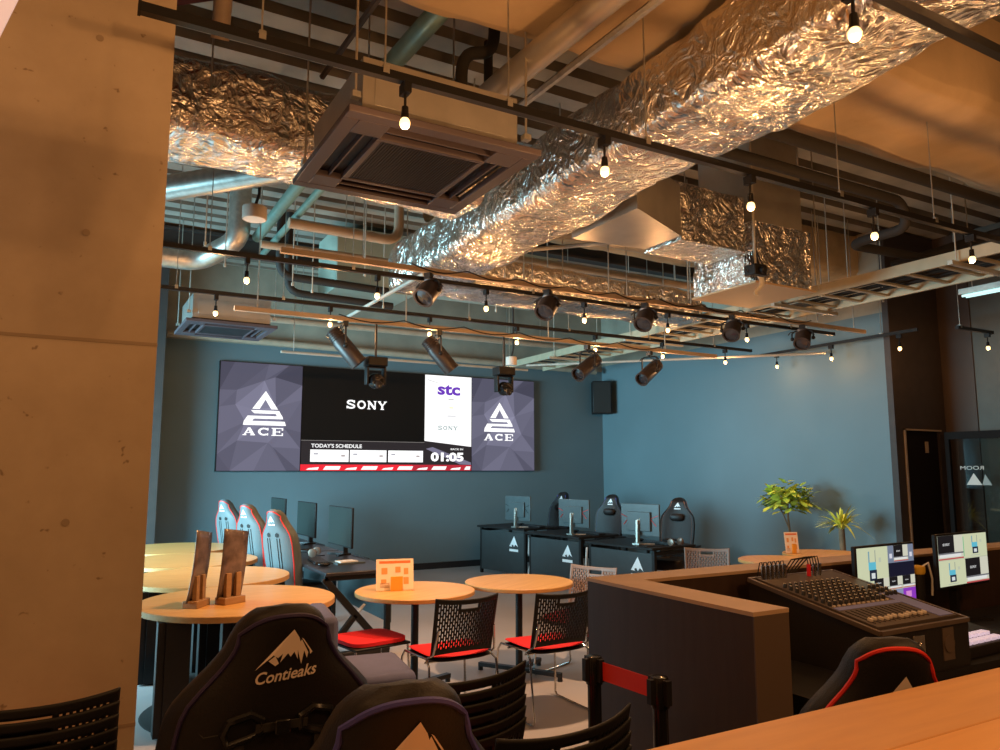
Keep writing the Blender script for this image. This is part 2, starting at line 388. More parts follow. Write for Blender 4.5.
def ibeam(name, label, p, q, h, w, m, cat='beam'):
    p = Vector(p); q = Vector(q); b = MB()
    b.bar(p, q, w*.12, h); up = Vector((0, 0, h/2))
    b.bar(p+up, q+up, w, .03); b.bar(p-up, q-up, w, .03)
    return tag(b.build(name, m, smooth=0), label, cat)
ibeam('primed_steel_beam', 'dark red primed steel beam under the deck beside the concrete pillar', (-2.2, 6.6, 4.42), (2.4, 2.6, 4.42), .22, .16, 'brown_steel')
ibeam('dark_steel_beam', 'dark steel beam under the deck above the video wall', (-2.9, 9.9, 4.47), (9.5, 9.9, 4.47), .22, .16, 'dark_steel')
ibeam('dark_steel_beam', 'dark steel beam high under the deck behind the foil plenum box', (4.2, 7.9, 4.47), (8.5, 7.9, 4.47), .22, .16, 'dark_steel')

# fire-proofed beam across the room
def wool_fn(x0, x1, ya, yb, z0, z1, amp, seed):
    pts = [(ya, z1), (ya, z0+.10), (ya+.05, z0+.03), (ya+.14, z0), (yb-.14, z0), (yb-.05, z0+.03), (yb, z0+.10), (yb, z1)]
    def fn(u, v):
        k = v*(len(pts)-1); i = min(int(k), len(pts)-2); f = k-i
        yy = pts[i][0]*(1-f)+pts[i+1][0]*f; zz = pts[i][1]*(1-f)+pts[i+1][1]*f
        xx = x0+(x1-x0)*u
        d = noise.noise_vector(Vector((xx*1.3, yy*1.5, zz*1.5+seed)))*amp + noise.noise_vector(Vector((xx*5, yy*5, zz*5+seed)))*amp*.3
        return (xx, yy+d.y, zz+d.z)
    return fn
b = MB().grid(wool_fn(.95, 9.4, 2.45, 3.32, 3.9, 4.6, .05, 3), 150, 35)
tag(b.build('fireproofed_beam', 'wool2', smooth=60), 'big tan wool-coated beam running across the room above the foil duct', 'beam')
b = MB().grid(wool_fn(2.9, 9.4, 5.95, 6.75, 4.05, 4.6, .04, 9), 110, 30)
tag(b.build('fireproofed_beam', 'wool', smooth=60), 'tan wool-coated beam behind the foil plenum box', 'beam')

# ------------------------------------------------------------------ foil ducts
def duct(name, label, path, w, h, m, amp=.025, bulge=.03, step=.035, n=60, cap=True, seed=0, group=None, rods=(), round_=.35, parent=None):
    P = [Vector(p) for p in path]; seg = [0]
    for a, c in zip(P, P[1:]): seg.append(seg[-1]+(c-a).length)
    L = seg[-1]; k = max(2, int(L/step)); rows = []
    for i in range(k+1):
        d = L*i/k; j = 0
        while j < len(P)-2 and d > seg[j+1]: j += 1
        f = (d-seg[j])/(seg[j+1]-seg[j]); c = P[j].lerp(P[j+1], f)
        t0 = (P[j+1]-P[j]).normalized()
        rad = .3
        if j < len(P)-2 and seg[j+1]-d < rad:
            q = .5*(1-(seg[j+1]-d)/rad); t0 = t0.lerp((P[j+2]-P[j+1]).normalized(), q).normalized()
        elif j > 0 and d-seg[j] < rad:
            q = .5*(1-(d-seg[j])/rad); t0 = t0.lerp((P[j]-P[j-1]).normalized(), q).normalized()
        s_ = Vector((0, 0, 1)).cross(t0).normalized(); up = t0.cross(s_)
        band = 1-.35*math.exp(-((d % .9)-.45)**2/.002)
        row = []
        for a in range(n):
            th = 2*PI*a/n; cx, sx = math.cos(th), math.sin(th); e = round_
            x = math.copysign(abs(cx)**e, cx)*w/2; z = math.copysign(abs(sx)**e, sx)*h/2
            p = c+s_*x+up*z
            nv = (s_*cx+up*sx)
            g = noise.noise(Vector((p.x*2.2+seed, p.y*2.2, p.z*2.2)))*amp*1.4 + noise.noise(Vector((p.x*6, p.y*6+seed, p.z*6)))*amp*.55 - abs(noise.noise(Vector((p.x*9, p.y*9, p.z*9+seed))))*amp*.45
            p = p+nv*(g+bulge*(band-1))
            row.append(tuple(p))
        rows.append(row)
    b = MB(); vs = [p for r_ in rows for p in r_]
    fs = [(i*n+a, i*n+(a+1) % n, (i+1)*n+(a+1) % n, (i+1)*n+a) for i in range(k) for a in range(n)]
    if cap: fs += [tuple(range(n))[::-1], tuple(k*n+a for a in range(n))]
    b.add(vs, fs)
    t = parent or thing(name, label, 'duct', (0, 0, 0), 0, group)
    b.build('foil_branch_wrap' if parent else 'foil_wrap', m, t, smooth=75)
    for i, (x, y, z) in enumerate(rods):
        MB().cyl((x, y, z), (x, y, ZC), .006, n=6).build('hanger_rod', 'steel', t)
    return t
MAIN = duct('foil_duct', 'long crinkled foil-wrapped air duct running from above the counter towards the video wall',
     [(2.88, .4, 3.63), (2.88, 3.2, 3.63), (2.92, 5.2, 3.62), (2.86, 6.75, 3.55)], .66, .46, 'foil', seed=1, rods=((2.5, 1.9, 3.6), (3.32, 1.9, 3.6), (2.52, 4.9, 3.6), (3.32, 4.9, 3.6)))
duct('foil_branch', None, [(3.1, 6.52, 3.50), (6.15, 6.52, 3.46)], .60, .36, 'foil_fine', seed=5, rods=((4.2, 6.18, 3.5), (5.9, 6.18, 3.5)), parent=MAIN)
duct('foil_duct', 'foil-wrapped duct coming from behind the concrete pillar to the ceiling cassette',
     [(-1.2, 4.78, 3.78), (1.1, 4.78, 3.80), (2.40, 4.78, 3.72)], .62, .50, 'foil', seed=11, rods=((.55, 4.42, 3.8), (1.5, 4.42, 3.8)))
# plenum box with branch
t = thing('plenum_box', 'square foil-wrapped plenum box hanging with bare tan underside and sheet metal neck', 'duct')
def foilbox(x0, x1, y0, y1, z0, z1, seed):
    b = MB(); cx, cy, cz = (x0+x1)/2, (y0+y1)/2, (z0+z1)/2
    C = [(x0, y0), (x1, y0), (x1, y1), (x0, y1)]
    def fn(u, v):
        k = (u*4) % 4; i = int(k) % 4; f = k-int(k); a, c = C[i], C[(i+1) % 4]
        x = a[0]*(1-f)+c[0]*f; y = a[1]*(1-f)+c[1]*f; z = z0+(z1-z0)*v
        d = noise.noise(Vector((x*4, y*4, z*4+seed)))*.03+noise.noise(Vector((x*11, y*11, z*11+seed)))*.014
        s_ = 1-.0*v; nx, ny = [(0, -1), (1, 0), (0, 1), (-1, 0)][i]
        return (x+nx*d, y+ny*d, z)
    return b.grid(fn, 88, 22, cu=True)
foilbox(4.97, 5.70, 4.39, 5.12, 3.20, 3.74, 2).build('foil_jacket', 'foil_fine', t, smooth=70)
MB().box(4.95, 5.72, 4.37, 5.14, 3.185, 3.20).build('base_board', mat('bare_board', (.60, .40, .22), .7), t, smooth=0)
MB().box(5.02, 5.66, 4.44, 5.07, 3.74, ZC).build('sheet_metal_neck', 'duct_sheet', t, smooth=0)
for x, y in ((4.93, 5.16), (5.74, 4.36), (5.74, 5.16)): MB().cyl((x, y, 3.2), (x, y, ZC), .006, n=6).build('hanger_rod', 'steel', t)
t = thing('branch_duct', 'bare sheet metal branch duct joining the long foil duct to the plenum box', 'duct')
b = MB()
b.add([(3.32, 3.95, 3.42), (3.32, 4.75, 3.42), (4.15, 4.82, 3.47), (4.15, 4.40, 3.47), (3.32, 3.95, 3.84), (3.32, 4.75, 3.84), (4.15, 4.82, 3.90), (4.15, 4.40, 3.90)],
      [(0, 3, 2, 1), (4, 5, 6, 7), (0, 4, 7, 3), (1, 2, 6, 5), (2, 3, 7, 6), (0, 1, 5, 4)])
b.build('tapered_transition', 'duct_sheet', t, smooth=0)
foilbox(4.16, 4.9, 4.42, 4.86, 3.46, 3.94, 6).box(4.16, 4.9, 4.42, 4.86, 3.45, 3.46).build('foil_cuff', 'foil_fine', t, smooth=70)

# ------------------------------------------------------------------ ceiling cassette units
def cassette(label, loc, rz, sz, rods=True):
    t = thing('ceiling_cassette', label, 'air conditioner', loc, rz); h = sz/2; i = h*.52; o = h*.86; ln = h*.56
    p = MB()                                           # fascia with four openings
    X = [-h, -o, -i-.06*h/.5, i+.06*h/.5, o, h]
    p.box(-h, h, -h, -o, 0, .035).box(-h, h, o, h, 0, .035).box(-h, -o, -o, o, 0, .035).box(o, h, -o, o, 0, .035)
    g = i+.03
    for s_ in (-1, 1):
        for k in (-1, 1):
            p.box(min(k*ln, k*o), max(k*ln, k*o), min(s_*g, s_*o), max(s_*g, s_*o), 0, .035)
    p.box(-g, g, -g, -i, 0, .035).box(-g, g, i, g, 0, .035).box(-g, -i, -i, i, 0, .035).box(i, g, -i, i, 0, .035)
    for s_ in (-1, 1):
        p.box(min(s_*o, s_*(g+.0)), max(s_*o, s_*(g+.0)), -ln-.06, -ln, 0.0, .035) if False else None
    p.build('fascia', 'ac_panel', t, bevel=.004, smooth=30)
    MB().box(-o, o, -o, o, .045, .06).build('dark_throat', 'ac_dark', t, smooth=0)
    gr = MB(); n = 34
    for k in range(n):
        x = -i+2*i*(k+.5)/n; gr.box(x-.0035, x+.0035, -i, i, .004, .03)
    for k in range(18):
        y = -i+2*i*(k+.5)/18; gr.box(-i, i, y-.002, y+.002, .012, .028)
    gr.build('intake_grille', 'ac_dark', t, smooth=0)
    for k in range(4):
        f = MB(); a = k*PI/2
        f.at((0, 0, 0), (0, 0, a)); m_ = (g+o)/2
        f.bar((-ln, m_, .02), (ln, m_, .02), .008, (o-g)*.22)
        f.build('air_flap', 'ac_panel', t, smooth=0)
    MB().box(-.42, .42, -.42, .42, .06, .33).box(-.36, .36, .421, .424, .1, .27).box(-.36, .36, -.424, -.421, .1, .27).build('housing', 'ac_body', t, bevel=.006)
    if rods:
        for sx in (-1, 1):
            for sy in (-1, 1):
                MB().cyl((sx*.46, sy*.44, .12), (sx*.46, sy*.44, ZC-loc[2]), .006, n=6).box(sx*.46-.02, sx*.46+.02, sy*.44-.02, sy*.44+.02, .10, .13).build('hanger_rod', 'steel', t)
    return t
cassette('large grey ceiling cassette air conditioner with dark grille, hanging close to the concrete pillar', (1.48, 3.62, 3.2), 0, 1.02)
cassette('far ceiling cassette air conditioner hanging over the top corner of the video wall', (1.42, 9.1, 3.2), R(1), .98)

# ------------------------------------------------------------------ lighting tracks with bulbs
def track(label, x0, x1, y, z, along='x', rods=()):
    t = thing('light_track', label, 'lighting track')
    if along == 'x':
        MB().box(x0, x1, y-.017, y+.017, z-.018, z+.018).build('rail', 'black_metal', t, smooth=0)
        MB().box(x0-.01, x0, y-.02, y+.02, z-.02, z+.02).box(x1, x1+.01, y-.02, y+.02, z-.02, z+.02).build('end_cap', 'black', t, smooth=0)
    else:
        MB().box(y-.017, y+.017, x0, x1, z-.018, z+.018).build('rail', 'black_metal', t, smooth=0)
    for r_ in rods:
        p = (r_, y) if along == 'x' else (y, r_)
        MB().cyl((*p, z+.018), (*p, ZC), .004, n=6).at((*p, z)).box(-.013, .013, -.02, .02, -.002, .032).build('hanger_rod', 'steel', t)
    return t
TA = track('nearest long black light track passing in front of the concrete pillar and cassette', .10, 6.9, 2.74, 3.2, rods=(.51, 1.0, 1.58, 2.37, 3.84, 4.79, 5.8))
TB = track('black light track among the row of short spotlights', -.4, 7.75, 5.72, 3.2, rods=(.76, 1.85, 3.55, 4.65, 6.2, 7.0))
TC = track('farthest long black light track, in front of the video wall', -.4, 7.88, 7.1, 3.2, rods=(.68, 1.62, 3.6, 4.9, 6.1, 7.2))
TD = track('short black light track along the blue side wall', 5.05, 7.33, 8.34, 3.2, 'y', rods=(6.55, 5.5))
TE = track('black light track close overhead in the top corner above the counter', -2.2, 4.2, 1.43, 3.2, rods=(.9, 3.3))
TF = track('short black light track by the olive grey wall', 8.6, 9.3, 4.75, 3.2, rods=(8.65,))
WARM = (1., .49, .185); BULB_W = 11.
bulb0 = thing('bare_bulb_lamp', '', 'lamp', (0, 0, 0), 0, 'bare bulbs on the tracks')
MB().box(-.016, .016, -.03, .03, -.045, 0).cyl((0, 0, -.10), (0, 0, -.045), .006, n=8).build('track_adapter', 'black', bulb0, smooth=30)
sk = MB().cyl((0, 0, -.15), (0, 0, -.10), .017, .014, 16).build('socket', 'black_gloss', bulb0)
MB().sphere((0, 0, -.170), .022, 14, 10, sz=1.15).build('bulb', 'bulb', sk)
bl = bpy.data.lights.new('bulb_light', 'POINT'); bl.energy = BULB_W; bl.color = WARM; bl.shadow_soft_size = .02
bl_wall = bl.copy(); bl_wall.energy = BULB_W*.28
bo = bpy.data.objects.new('bulb_light', bl); COL.objects.link(bo); bo.parent = bulb0; bo.location = (0, 0, -.222)
ORD = ['first', 'second', 'third', 'fourth', 'fifth', 'sixth', 'seventh']
first = [True]
def bulb(x, y, label):
    if first[0]:
        bulb0.location = (x, y, 3.18); bulb0['label'] = label; first[0] = False; return
    c = dup(bulb0, label, (x, y, 3.18))
    if x > 8.2:
        for o in c.children:
            if o.type == 'LIGHT': o.data = bl_wall
for i, x in enumerate((1.09, 2.11, 3.09, 4.15, 5.20)): bulb(x, 2.74, f'glowing bare bulb on the nearest long track, {ORD[i]} from the concrete pillar')
for i, x in enumerate((1.03, 2.06, 3.07, 4.13, 5.17, 6.30)): bulb(x, 5.72, f'glowing bare bulb on the track among the short spotlights, {ORD[i]} from the pillar')
for i, x in enumerate((1.02, 2.08, 3.14, 4.2, 5.28, 6.32, 7.4)): bulb(x, 7.1, f'glowing bare bulb on the farthest track, {ORD[i]} counted from the pillar')
for i, y in enumerate((7.06, 6.2, 5.28)): bulb(8.34, y, f'glowing bare bulb along the blue side wall, {ORD[i]} from the far corner')
bulb(2.13, 1.43, 'large-looking glowing bulb hanging in front of the long foil duct, nearest overhead')
bulb(9.2, 4.75, 'glowing bare bulb on the short track by the olive grey wall')
for i, x in enumerate((-1.6, -.6, .4)): bulb(x, 1.43, f'glowing bulb overhead before the concrete pillar, {ORD[i]} along its track')

# ------------------------------------------------------------------ spotlights on struts
def strut(label, x0, x1, y, z, rods=()):
    t = thing('strut_channel', label, 'strut')
    MB().bar((x0, y, z), (x1, y, z), .042, .042).build('channel', 'tan_pipe', t, smooth=0)
    for x in rods: MB().cyl((x, y, z+.02), (x, y, ZC), .006, n=6).build('hanger_rod', 'steel', t)
    return t
strut('long tan strut rail carrying the row of short spotlights', 1.25, 8.2, 5.62, 3.25, (1.9, 3.4, 4.35, 5.4, 7.35, 8.0))
strut('tan strut rail in front of the video wall carrying the long spotlights', 1.15, 7.05, 6.92, 3.04, (1.35, 2.8, 4.5, 6.2))
def spot(name, label, loc, rz, tilt, ln, r, yoke, m):
    t = thing(name, label, 'spotlight', loc, rz, None)     # origin at the clamp on the strut, can hangs below
    d = -yoke
    MB().box(-.03, .03, -.025, .025, -.05, .0).cyl((0, 0, -.07), (0, 0, -.05), .012, n=8).build('hook_clamp', 'black_metal', t, smooth=30)
    yk = MB(); w = r+.025
    yk.tube([(-w, 0, d), (-w, 0, -.095), (-w+.03, 0, -.07), (w-.03, 0, -.07), (w, 0, -.095), (w, 0, d)], .009, 6)
    yk.sphere((-w, 0, d), .022, 8, 6).sphere((w, 0, d), .022, 8, 6)
    yk.build('yoke', 'black_metal', t)
    T = Matrix.Translation((0, 0, d)) @ Matrix.Rotation(tilt, 4, 'X')
    c = MB(); c.T = T
    c.lathe([(r*.55, ln*.5), (r*.85, ln*.47), (r*.9, ln*.2), (r, ln*.17), (r, -ln*.45), (r*1.05, -ln*.45), (r*1.05, -ln*.5), (r*.86, -ln*.5), (r*.84, -ln*.40)], 24, cap=True)
    for k in range(5): c.lathe([(r*.93, ln*(.24+.05*k)), (r*.97, ln*(.25+.05*k)), (r*.93, ln*(.26+.05*k))], 24, cap=False)
    body = c.build('can', m, t)
    l = MB(); l.T = T; l.lathe([(r*.84, -ln*.41), (r*.5, -ln*.44), (.001, -ln*.455)], 24, cap=False); l.build('lens', 'lens', body)
    cb = MB(); cb.tube([(0, .02, d+ln*.4), (.09, .05, d+ln*.3), (.12, .04, -.12), (.07, .04, -.065), (-.05, .05, -.06), (-.14, .04, -.07), (-.16, .03, -.10)], .006, 6); cb.build('power_cable', 'rubber', t)
    return t
P1 = [(2.47, 'first'), (3.65, 'second'), (4.79, 'third'), (5.98, 'fourth'), (7.08, 'fifth')]
for x, o_ in P1:
    spot('stage_spotlight', f'short black spotlight can on the long strut, {o_} counted from the pillar', (x, 5.62, 3.2285), R(-62), R(-44), .20, .088, .155, 'spot_body')
for x, lab, rz, ti in ((2.18, 'long dark profile spotlight tilted over the black video panel', 74, -40), (3.17, 'long dark profile spotlight tilted beside the white sponsor panel', 74, -40), (5.03, 'long brown profile spotlight aimed along the wall, nearer the video wall', -74, -58), (5.95, 'long brown profile spotlight aimed along the wall, nearer the wall speaker corner', -74, -58)):
    spot('profile_spotlight', lab, (x, 6.92, 3.0185), R(rz), R(ti), .42, .082, .25, 'spot_body')
def moving_head(label, loc):
    t = thing('moving_head_light', label, 'stage light', loc)
    MB().box(-.1, .1, -.08, .08, -.09, 0).build('base_box', 'black', t, bevel=.01)
    MB().cyl((0, 0, 0), (0, 0, .33), .012, n=8).build('hanging_pole', 'black_metal', t)
    MB().box(-.1, -.075, -.04, .04, -.27, -.09).box(.075, .1, -.04, .04, -.27, -.09).box(-.1, .1, -.04, .04, -.105, -.09).build('yoke', 'black', t, bevel=.008)
    MB().sphere((0, 0, -.23), .075, 18, 12).at((0, -.03, -.25), (R(70), 0, 0)).lathe([(.062, 0), (.066, .06), (.055, .065)], 20).build('head', 'black_gloss', t)
    l = MB(); l.at((0, -.095, -.27), (R(70), 0, 0)); l.sphere((0, 0, 0), .045, 14, 8, sz=.4); l.build('lens', 'lens', t)
moving_head('round black moving head light hanging over the middle video panel', (2.49, 6.92, 2.688))
moving_head('round black moving head light hanging at the cable tray end over the emblem panel', (3.93, 6.92, 2.688))
t = thing('hanging_projector', 'small black camera with trailing cables and white paper strip, hanging before the foil box', 'camera', (4.78, 4.22, 3.22))
MB().box(-.07, .07, -.06, .06, -.04, .05).cyl((0, -.06, 0), (0, -.1, -.01), .03, n=14).build('camera_body', 'black', t, bevel=.008)
MB().cyl((0, 0, .05), (0, 0, 1.38), .011, n=8).build('hanger_pole', 'steel_pale', t)
cb = MB()
for k in range(5): cb.tube([(.05*math.sin(k*2), .0, .05), (-.09+.03*k, .02, .12+.02*k), (-.12+.06*k, .0, .02), (.02*k, .03, -.06)], .006, 6)
cb.build('cable_bundle', 'rubber', t)
MB().grid(lambda u, v: (.02+.04*math.sin(v*5)-.035+.07*u*(1-.4*v), -.03+.02*math.sin(v*3), -.05-.16*v), 2, 10).build('paper_strip', 'paper', t, solid=.001)

# ------------------------------------------------------------------ cable tray
t = thing('cable_tray', 'long tan ladder cable tray sloping towards the video wall beneath the ceiling', 'cable tray')
for x in (6.26, 6.98): MB().box(x-.015, x+.015, 2.2, 10.9, 3.30, 3.40).build('side_rail', 'tray', t, smooth=0)
k = 0; y = 2.4
while y < 10.8:
    MB().box(6.275, 6.965, y-.02, y+.02, 3.315, 3.335).build('rung', 'tray', t, smooth=0); y += .3
for y in (3.4, 5.2, 7.6, 9.4):
    for x in (6.215, 7.025): MB().cyl((x, y, 3.28), (x, y, ZC), .006, n=6).build('hanger_rod', 'steel_pale', t)
    MB().bar((6.12, y, 3.28), (7.12, y, 3.28), .041, .035).build('cross_strut', 'steel_pale', t, smooth=0)
cb = MB()
for k in range(6):
    cb.tube([(6.45+.07*k+.03*math.sin(j*.7+k), 2.4+.42*j, 3.352+.008*(k % 2)) for j in range(20)], .011, 6)
tag(cb.build('tray_cables', 'rubber'), 'dark cables lying in the ladder cable tray', 'cable', kind='stuff')

# ------------------------------------------------------------------ pipes and rods
def pipe(name, label, path, r, m, n=14, rods=(), cat='pipe', flex=False):
    P = [Vector(p) for p in path]; out = [P[0]]
    for a, c, e in zip(P, P[1:], P[2:]):
        d = min(.16, (c-a).length/2, (e-c).length/2); p0 = c+(a-c).normalized()*d; p1 = c+(e-c).normalized()*d
        for q in range(6):
            f = q/5; out.append(p0*(1-f)**2+c*2*f*(1-f)+p1*f*f)
    out.append(P[-1])
    if not rods: return tag(MB().tube(out, r, n).build(name, m), label, cat)
    t = thing(name, label, cat); MB().tube(out, r, n).build('run', m, t)
    for x, y, z in rods: MB().cyl((x, y, z), (x, y, ZC), .005, n=6).build('hanger_rod', 'steel', t)
    return t
pipe('green_pipe', 'thin pale green pipe running towards the video wall behind the cassette', [(1.70, 5.4, 4.0), (1.68, 8.6, 4.0)], .035, 'teal_pipe')
pipe('green_pipe', 'thicker pale green pipe beside its thinner twin behind the cassette', [(1.54, 5.4, 4.05), (1.53, 8.0, 4.05)], .055, 'teal_pipe')
pipe('green_pipe', 'stout dark green pipe under the deck above the cassette', [(1.56, 3.36, 4.05), (1.56, 4.36, 4.12)], .06, 'teal_pipe')
pipe('spiral_duct', 'silver spiral duct under the foil duct beside the concrete pillar', [(.1, 6.75, 3.82), (1.3, 5.35, 3.82)], .10, 'steel', 20, cat='duct')
pipe('hanging_spiral_duct', 'silver spiral duct bending upward above the far cassette', [(-.8, 8.25, 3.78), (1.0, 8.25, 3.78), (1.32, 7.85, 3.95), (1.32, 7.85, 4.6)], .11, 'steel', 20, cat='duct')
pipe('tan_pipe', 'short tan pipe with elbow between foil duct and green pipes', [(1.6, 6.9, 3.9), (2.72, 6.95, 3.9), (2.72, 6.95, 4.4)], .05, 'tan_pipe')
pipe('tan_pipe', 'long tan pipe passing behind the short spotlights', [(1.5, 7.65, 3.88), (7.6, 7.65, 3.88)], .04, 'tan_pipe', rods=((2.4, 7.70, 3.9), (5.0, 7.70, 3.9)))
pipe('tan_pipe', 'tan pipe running under the plain sheet branch duct', [(3.5, 7.0, 3.93), (7.4, 7.0, 3.93)], .045, 'tan_pipe', rods=((4.0, 7.05, 3.95), (6.5, 7.05, 3.95)))
pipe('steel_pipe', 'wide pale steel pipe behind the foil plenum box', [(3.6, 5.84, 3.90), (6.6, 5.84, 3.90)], .085, 'duct_sheet')
pipe('tan_pipe', 'slim tan pipe along the top edge of the back wall', [(1.0, 11.3, 3.5), (8.4, 11.3, 3.42)], .05, 'tan_pipe', rods=((2.0, 11.34, 3.5), (6.5, 11.34, 3.45)))
pipe('tan_pipe', 'tan pipe above the far cassette crossing towards the speaker', [(2.1, 10.2, 3.62), (8.0, 10.2, 3.62)], .045, 'tan_pipe', rods=((2.6, 10.24, 3.62), (6.5, 10.24, 3.62)))
pipe('steel_conduit', 'slender bright steel rail hanging over the video wall', [(2.05, 9.0, 3.0), (5.5, 9.0, 3.0)], .018, 'steel_pale', 8, rods=((2.2, 9.0, 3.0), (5.2, 9.0, 3.0)))
pipe('steel_conduit', 'slanting steel conduit descending over the video wall', [(2.55, 8.35, 3.30), (2.55, 5.9, 3.30)], .018, 'steel_pale', 8)
pipe('steel_conduit', 'steel conduit stretched across before the blue side wall', [(5.6, 9.2, 3.10), (8.5, 6.4, 3.12)], .018, 'steel_pale', 8)
pipe('steel_conduit', 'white angled conduit with elbow under the wide steel pipe', [(4.4, 5.3, 3.9), (4.4, 5.3, 3.72), (3.6, 6.15, 3.72)], .022, 'steel_pale', 8)
pipe('tan_pipe', 'tan vertical pipe dropping behind the nearest track by the pillar', [(.55, 4.0, 4.6), (.57, 4.3, 4.05)], .05, 'tan_pipe')
pipe('tin_duct', 'grey round duct above the cassette running towards the counter', [(2.05, 1.2, 3.82), (2.05, 2.3, 3.80), (1.98, 3.7, 3.78)], .075, 'duct_sheet', 18, cat='duct')
pipe('strut_rail', 'steel strut rail beside the grey round duct above the cassette', [(2.22, 1.6, 3.74), (2.16, 3.9, 3.74)], .022, 'steel', 6)
pipe('strut_rail', 'thin dark strut rail crossing the deck above the cassette', [(1.28, 2.0, 4.05), (1.20, 4.42, 4.05)], .02, 'dark_steel', 6)
pipe('insulated_hose', 'black insulated hose bending up out of the cassette', [(1.72, 3.50, 3.535), (1.72, 3.50, 3.9), (1.98, 3.60, 4.0), (2.0, 3.62, 4.55)], .035, 'rubber')
pipe('insulated_hose', 'black insulated hose with kink between cassette and foil duct', [(2.32, 4.3, 4.55), (2.32, 4.3, 4.2), (2.40, 4.25, 4.1), (2.40, 4.25, 3.9), (2.0, 4.06, 3.42)], .032, 'rubber')
pipe('insulated_hose', 'black insulated pipe running under the tan beam, nearer the foil box', [(3.45, 3.42, 3.70), (5.55, 3.42, 3.70), (5.62, 3.42, 3.5), (5.62, 3.95, 3.5), (7.2, 3.95, 3.55)], .04, 'rubber', rods=((4.4, 3.46, 3.72),))
pipe('insulated_hose', 'black insulated pipe running under the tan beam, tight against it', [(3.45, 3.15, 3.76), (7.2, 3.15, 3.76), (7.25, 4.6, 3.7)], .045, 'rubber')
pipe('insulated_hose', 'black insulated pipe loop on the back wall over the video wall, upper run', [(1.82, 8.2, 4.5), (1.82, 8.2, 3.72), (3.1, 8.25, 3.70)], .045, 'rubber', rods=((2.9, 8.29, 3.72),))
pipe('insulated_hose', 'black insulated pipe run dropping into the far cassette', [(1.95, 8.35, 4.5), (1.95, 8.35, 3.58), (3.2, 8.35, 3.55)], .042, 'rubber', rods=((3.1, 8.38, 3.58),))
b = MB().box(2.55, 3.55, 8.5, 9.3, 3.75, 4.5)
tag(b.build('hanging_duct_box', 'green_duct', bevel=.01), 'pale green duct box under the deck behind the long foil duct', 'duct')
b = MB().box(3.75, 5.5, 8.2, 8.94, 3.85, 4.45)
tag(b.build('hanging_duct_box', 'green_duct', bevel=.01), 'pale green duct box above the far track beside its twin', 'duct')
RODS = [(.5, 7.2), (.8, 6.3), (1.05, 6.9), (2.25, 6.6), (2.0, 7.5), (1.75, 7.3), (2.9, 7.85), (3.42, 6.0), (4.1, 7.4), (7.35, 5.2), (7.5, 4.9), (7.55, 5.7)]
for i, (x, y) in enumerate(RODS):
    MB_ = MB().cyl((x, y, 3.42), (x, y, ZC), .006, n=6).cyl((x, y, 3.4), (x, y, 3.43), .012, n=8)
    tag(MB_.build('hanging_rod', 'steel_pale'), 'thin threaded steel rod hanging free from the ceiling deck', 'rod', 'loose threaded rods')
# drum speakers
def drum(label, loc, r, h, top):
    t = thing('pendant_speaker', label, 'speaker', loc)
    MB().lathe([(r*.97, 0), (r, .006), (r, h), (r*.9, h+.004)], 32).build('drum', 'drum', t)
    MB().lathe([(r*.90, -.002), (r*.9, .0)], 32).build('grille_face', 'paper', t)
    MB().tube([(0, 0, h), (.03, 0, h+.12), (.02, 0, top)], .012, 8).build('hanging_cable', 'rubber', t)
drum('ivory drum-shaped speaker hanging on a black cable beside the pillar', (1.12, 6.0, 3.58), .095, .10, .95)
drum('small pale drum hanging at the cable tray end over the emblem panel', (4.68, 8.05, 2.9), .07, .10, 1.7)
# fluorescent batten
t = thing('batten_light', 'lit fluorescent batten hanging under the cable tray by the olive grey wall', 'lamp', (7.4, 3.42, 3.28))
MB().box(-.06, .06, -.6, .6, 0, .05).build('channel', 'steel', t, smooth=0)
for s_ in (-.035, .035): MB().cyl((s_, -.58, -.016), (s_, .58, -.016), .012, n=10).build('tube', 'tube_lit', t)
for s_ in (-.5, .5): MB().cyl((0, s_, .05), (0, s_, ZC-3.28), .005, n=6).build('hanger_rod', 'steel', t)
# wall speaker
t = thing('wall_speaker', 'black box loudspeaker on a bracket high in the far corner', 'speaker', (8.40, 11.14, 2.62), R(-30))
MB().box(-.17, .17, -.13, .13, 0, .60).build('cabinet', 'black', t, bevel=.012)
MB().box(-.155, .155, -.138, -.13, .02, .58).build('grille', 'rubber', t, smooth=0)
MB().bar((0, .13, .3), (0, .20, .3), .06, .1).build('bracket', 'black_metal', t, smooth=0)
# white canvas corner near the camera
t = thing('hanging_canvas', 'pale canvas corner hanging high in front of the concrete pillar', 'banner', (0, 0, 0))
MB().add([(-.193, 2.2, 2.86), (-.29, 2.2, 2.52), (-.9, 2.2, 2.52), (-.9, 2.2, 2.86)], [(0, 1, 2, 3)]).build('canvas', 'banner', t, smooth=0, solid=.004)
MB().cyl((-.9, 2.2, 2.868), (-.19, 2.2, 2.868), .007, n=8).cyl((-.8, 2.2, 2.868), (-.8, 2.2, ZC), .004, n=6).cyl((-.3, 2.2, 2.868), (-.3, 2.2, ZC), .004, n=6).build('hanging_rod', 'steel', t)

def draped(label, x0, x1, y, z, sag, n):
    pts = []; k = 36
    for i in range(k+1):
        f = i/k; pts.append((x0+(x1-x0)*f, y-.010*abs(math.sin(9*f)), z-sag*abs(math.sin(PI*n*f))))
    tag(MB().tube(pts, .0055, 6).build('hanging_cable', 'rubber'), label, 'cable')
draped('black cable looping along the row of short spotlights, over their first half', 2.3, 4.9, 5.592, 3.285, .05, 5)
draped('black cable looping along the row of short spotlights, over their last half', 4.95, 7.2, 5.592, 3.285, .05, 4)
draped('black cable looping between the long profile spotlights on the farther strut', 2.1, 6.1, 6.891, 3.075, .05, 6)

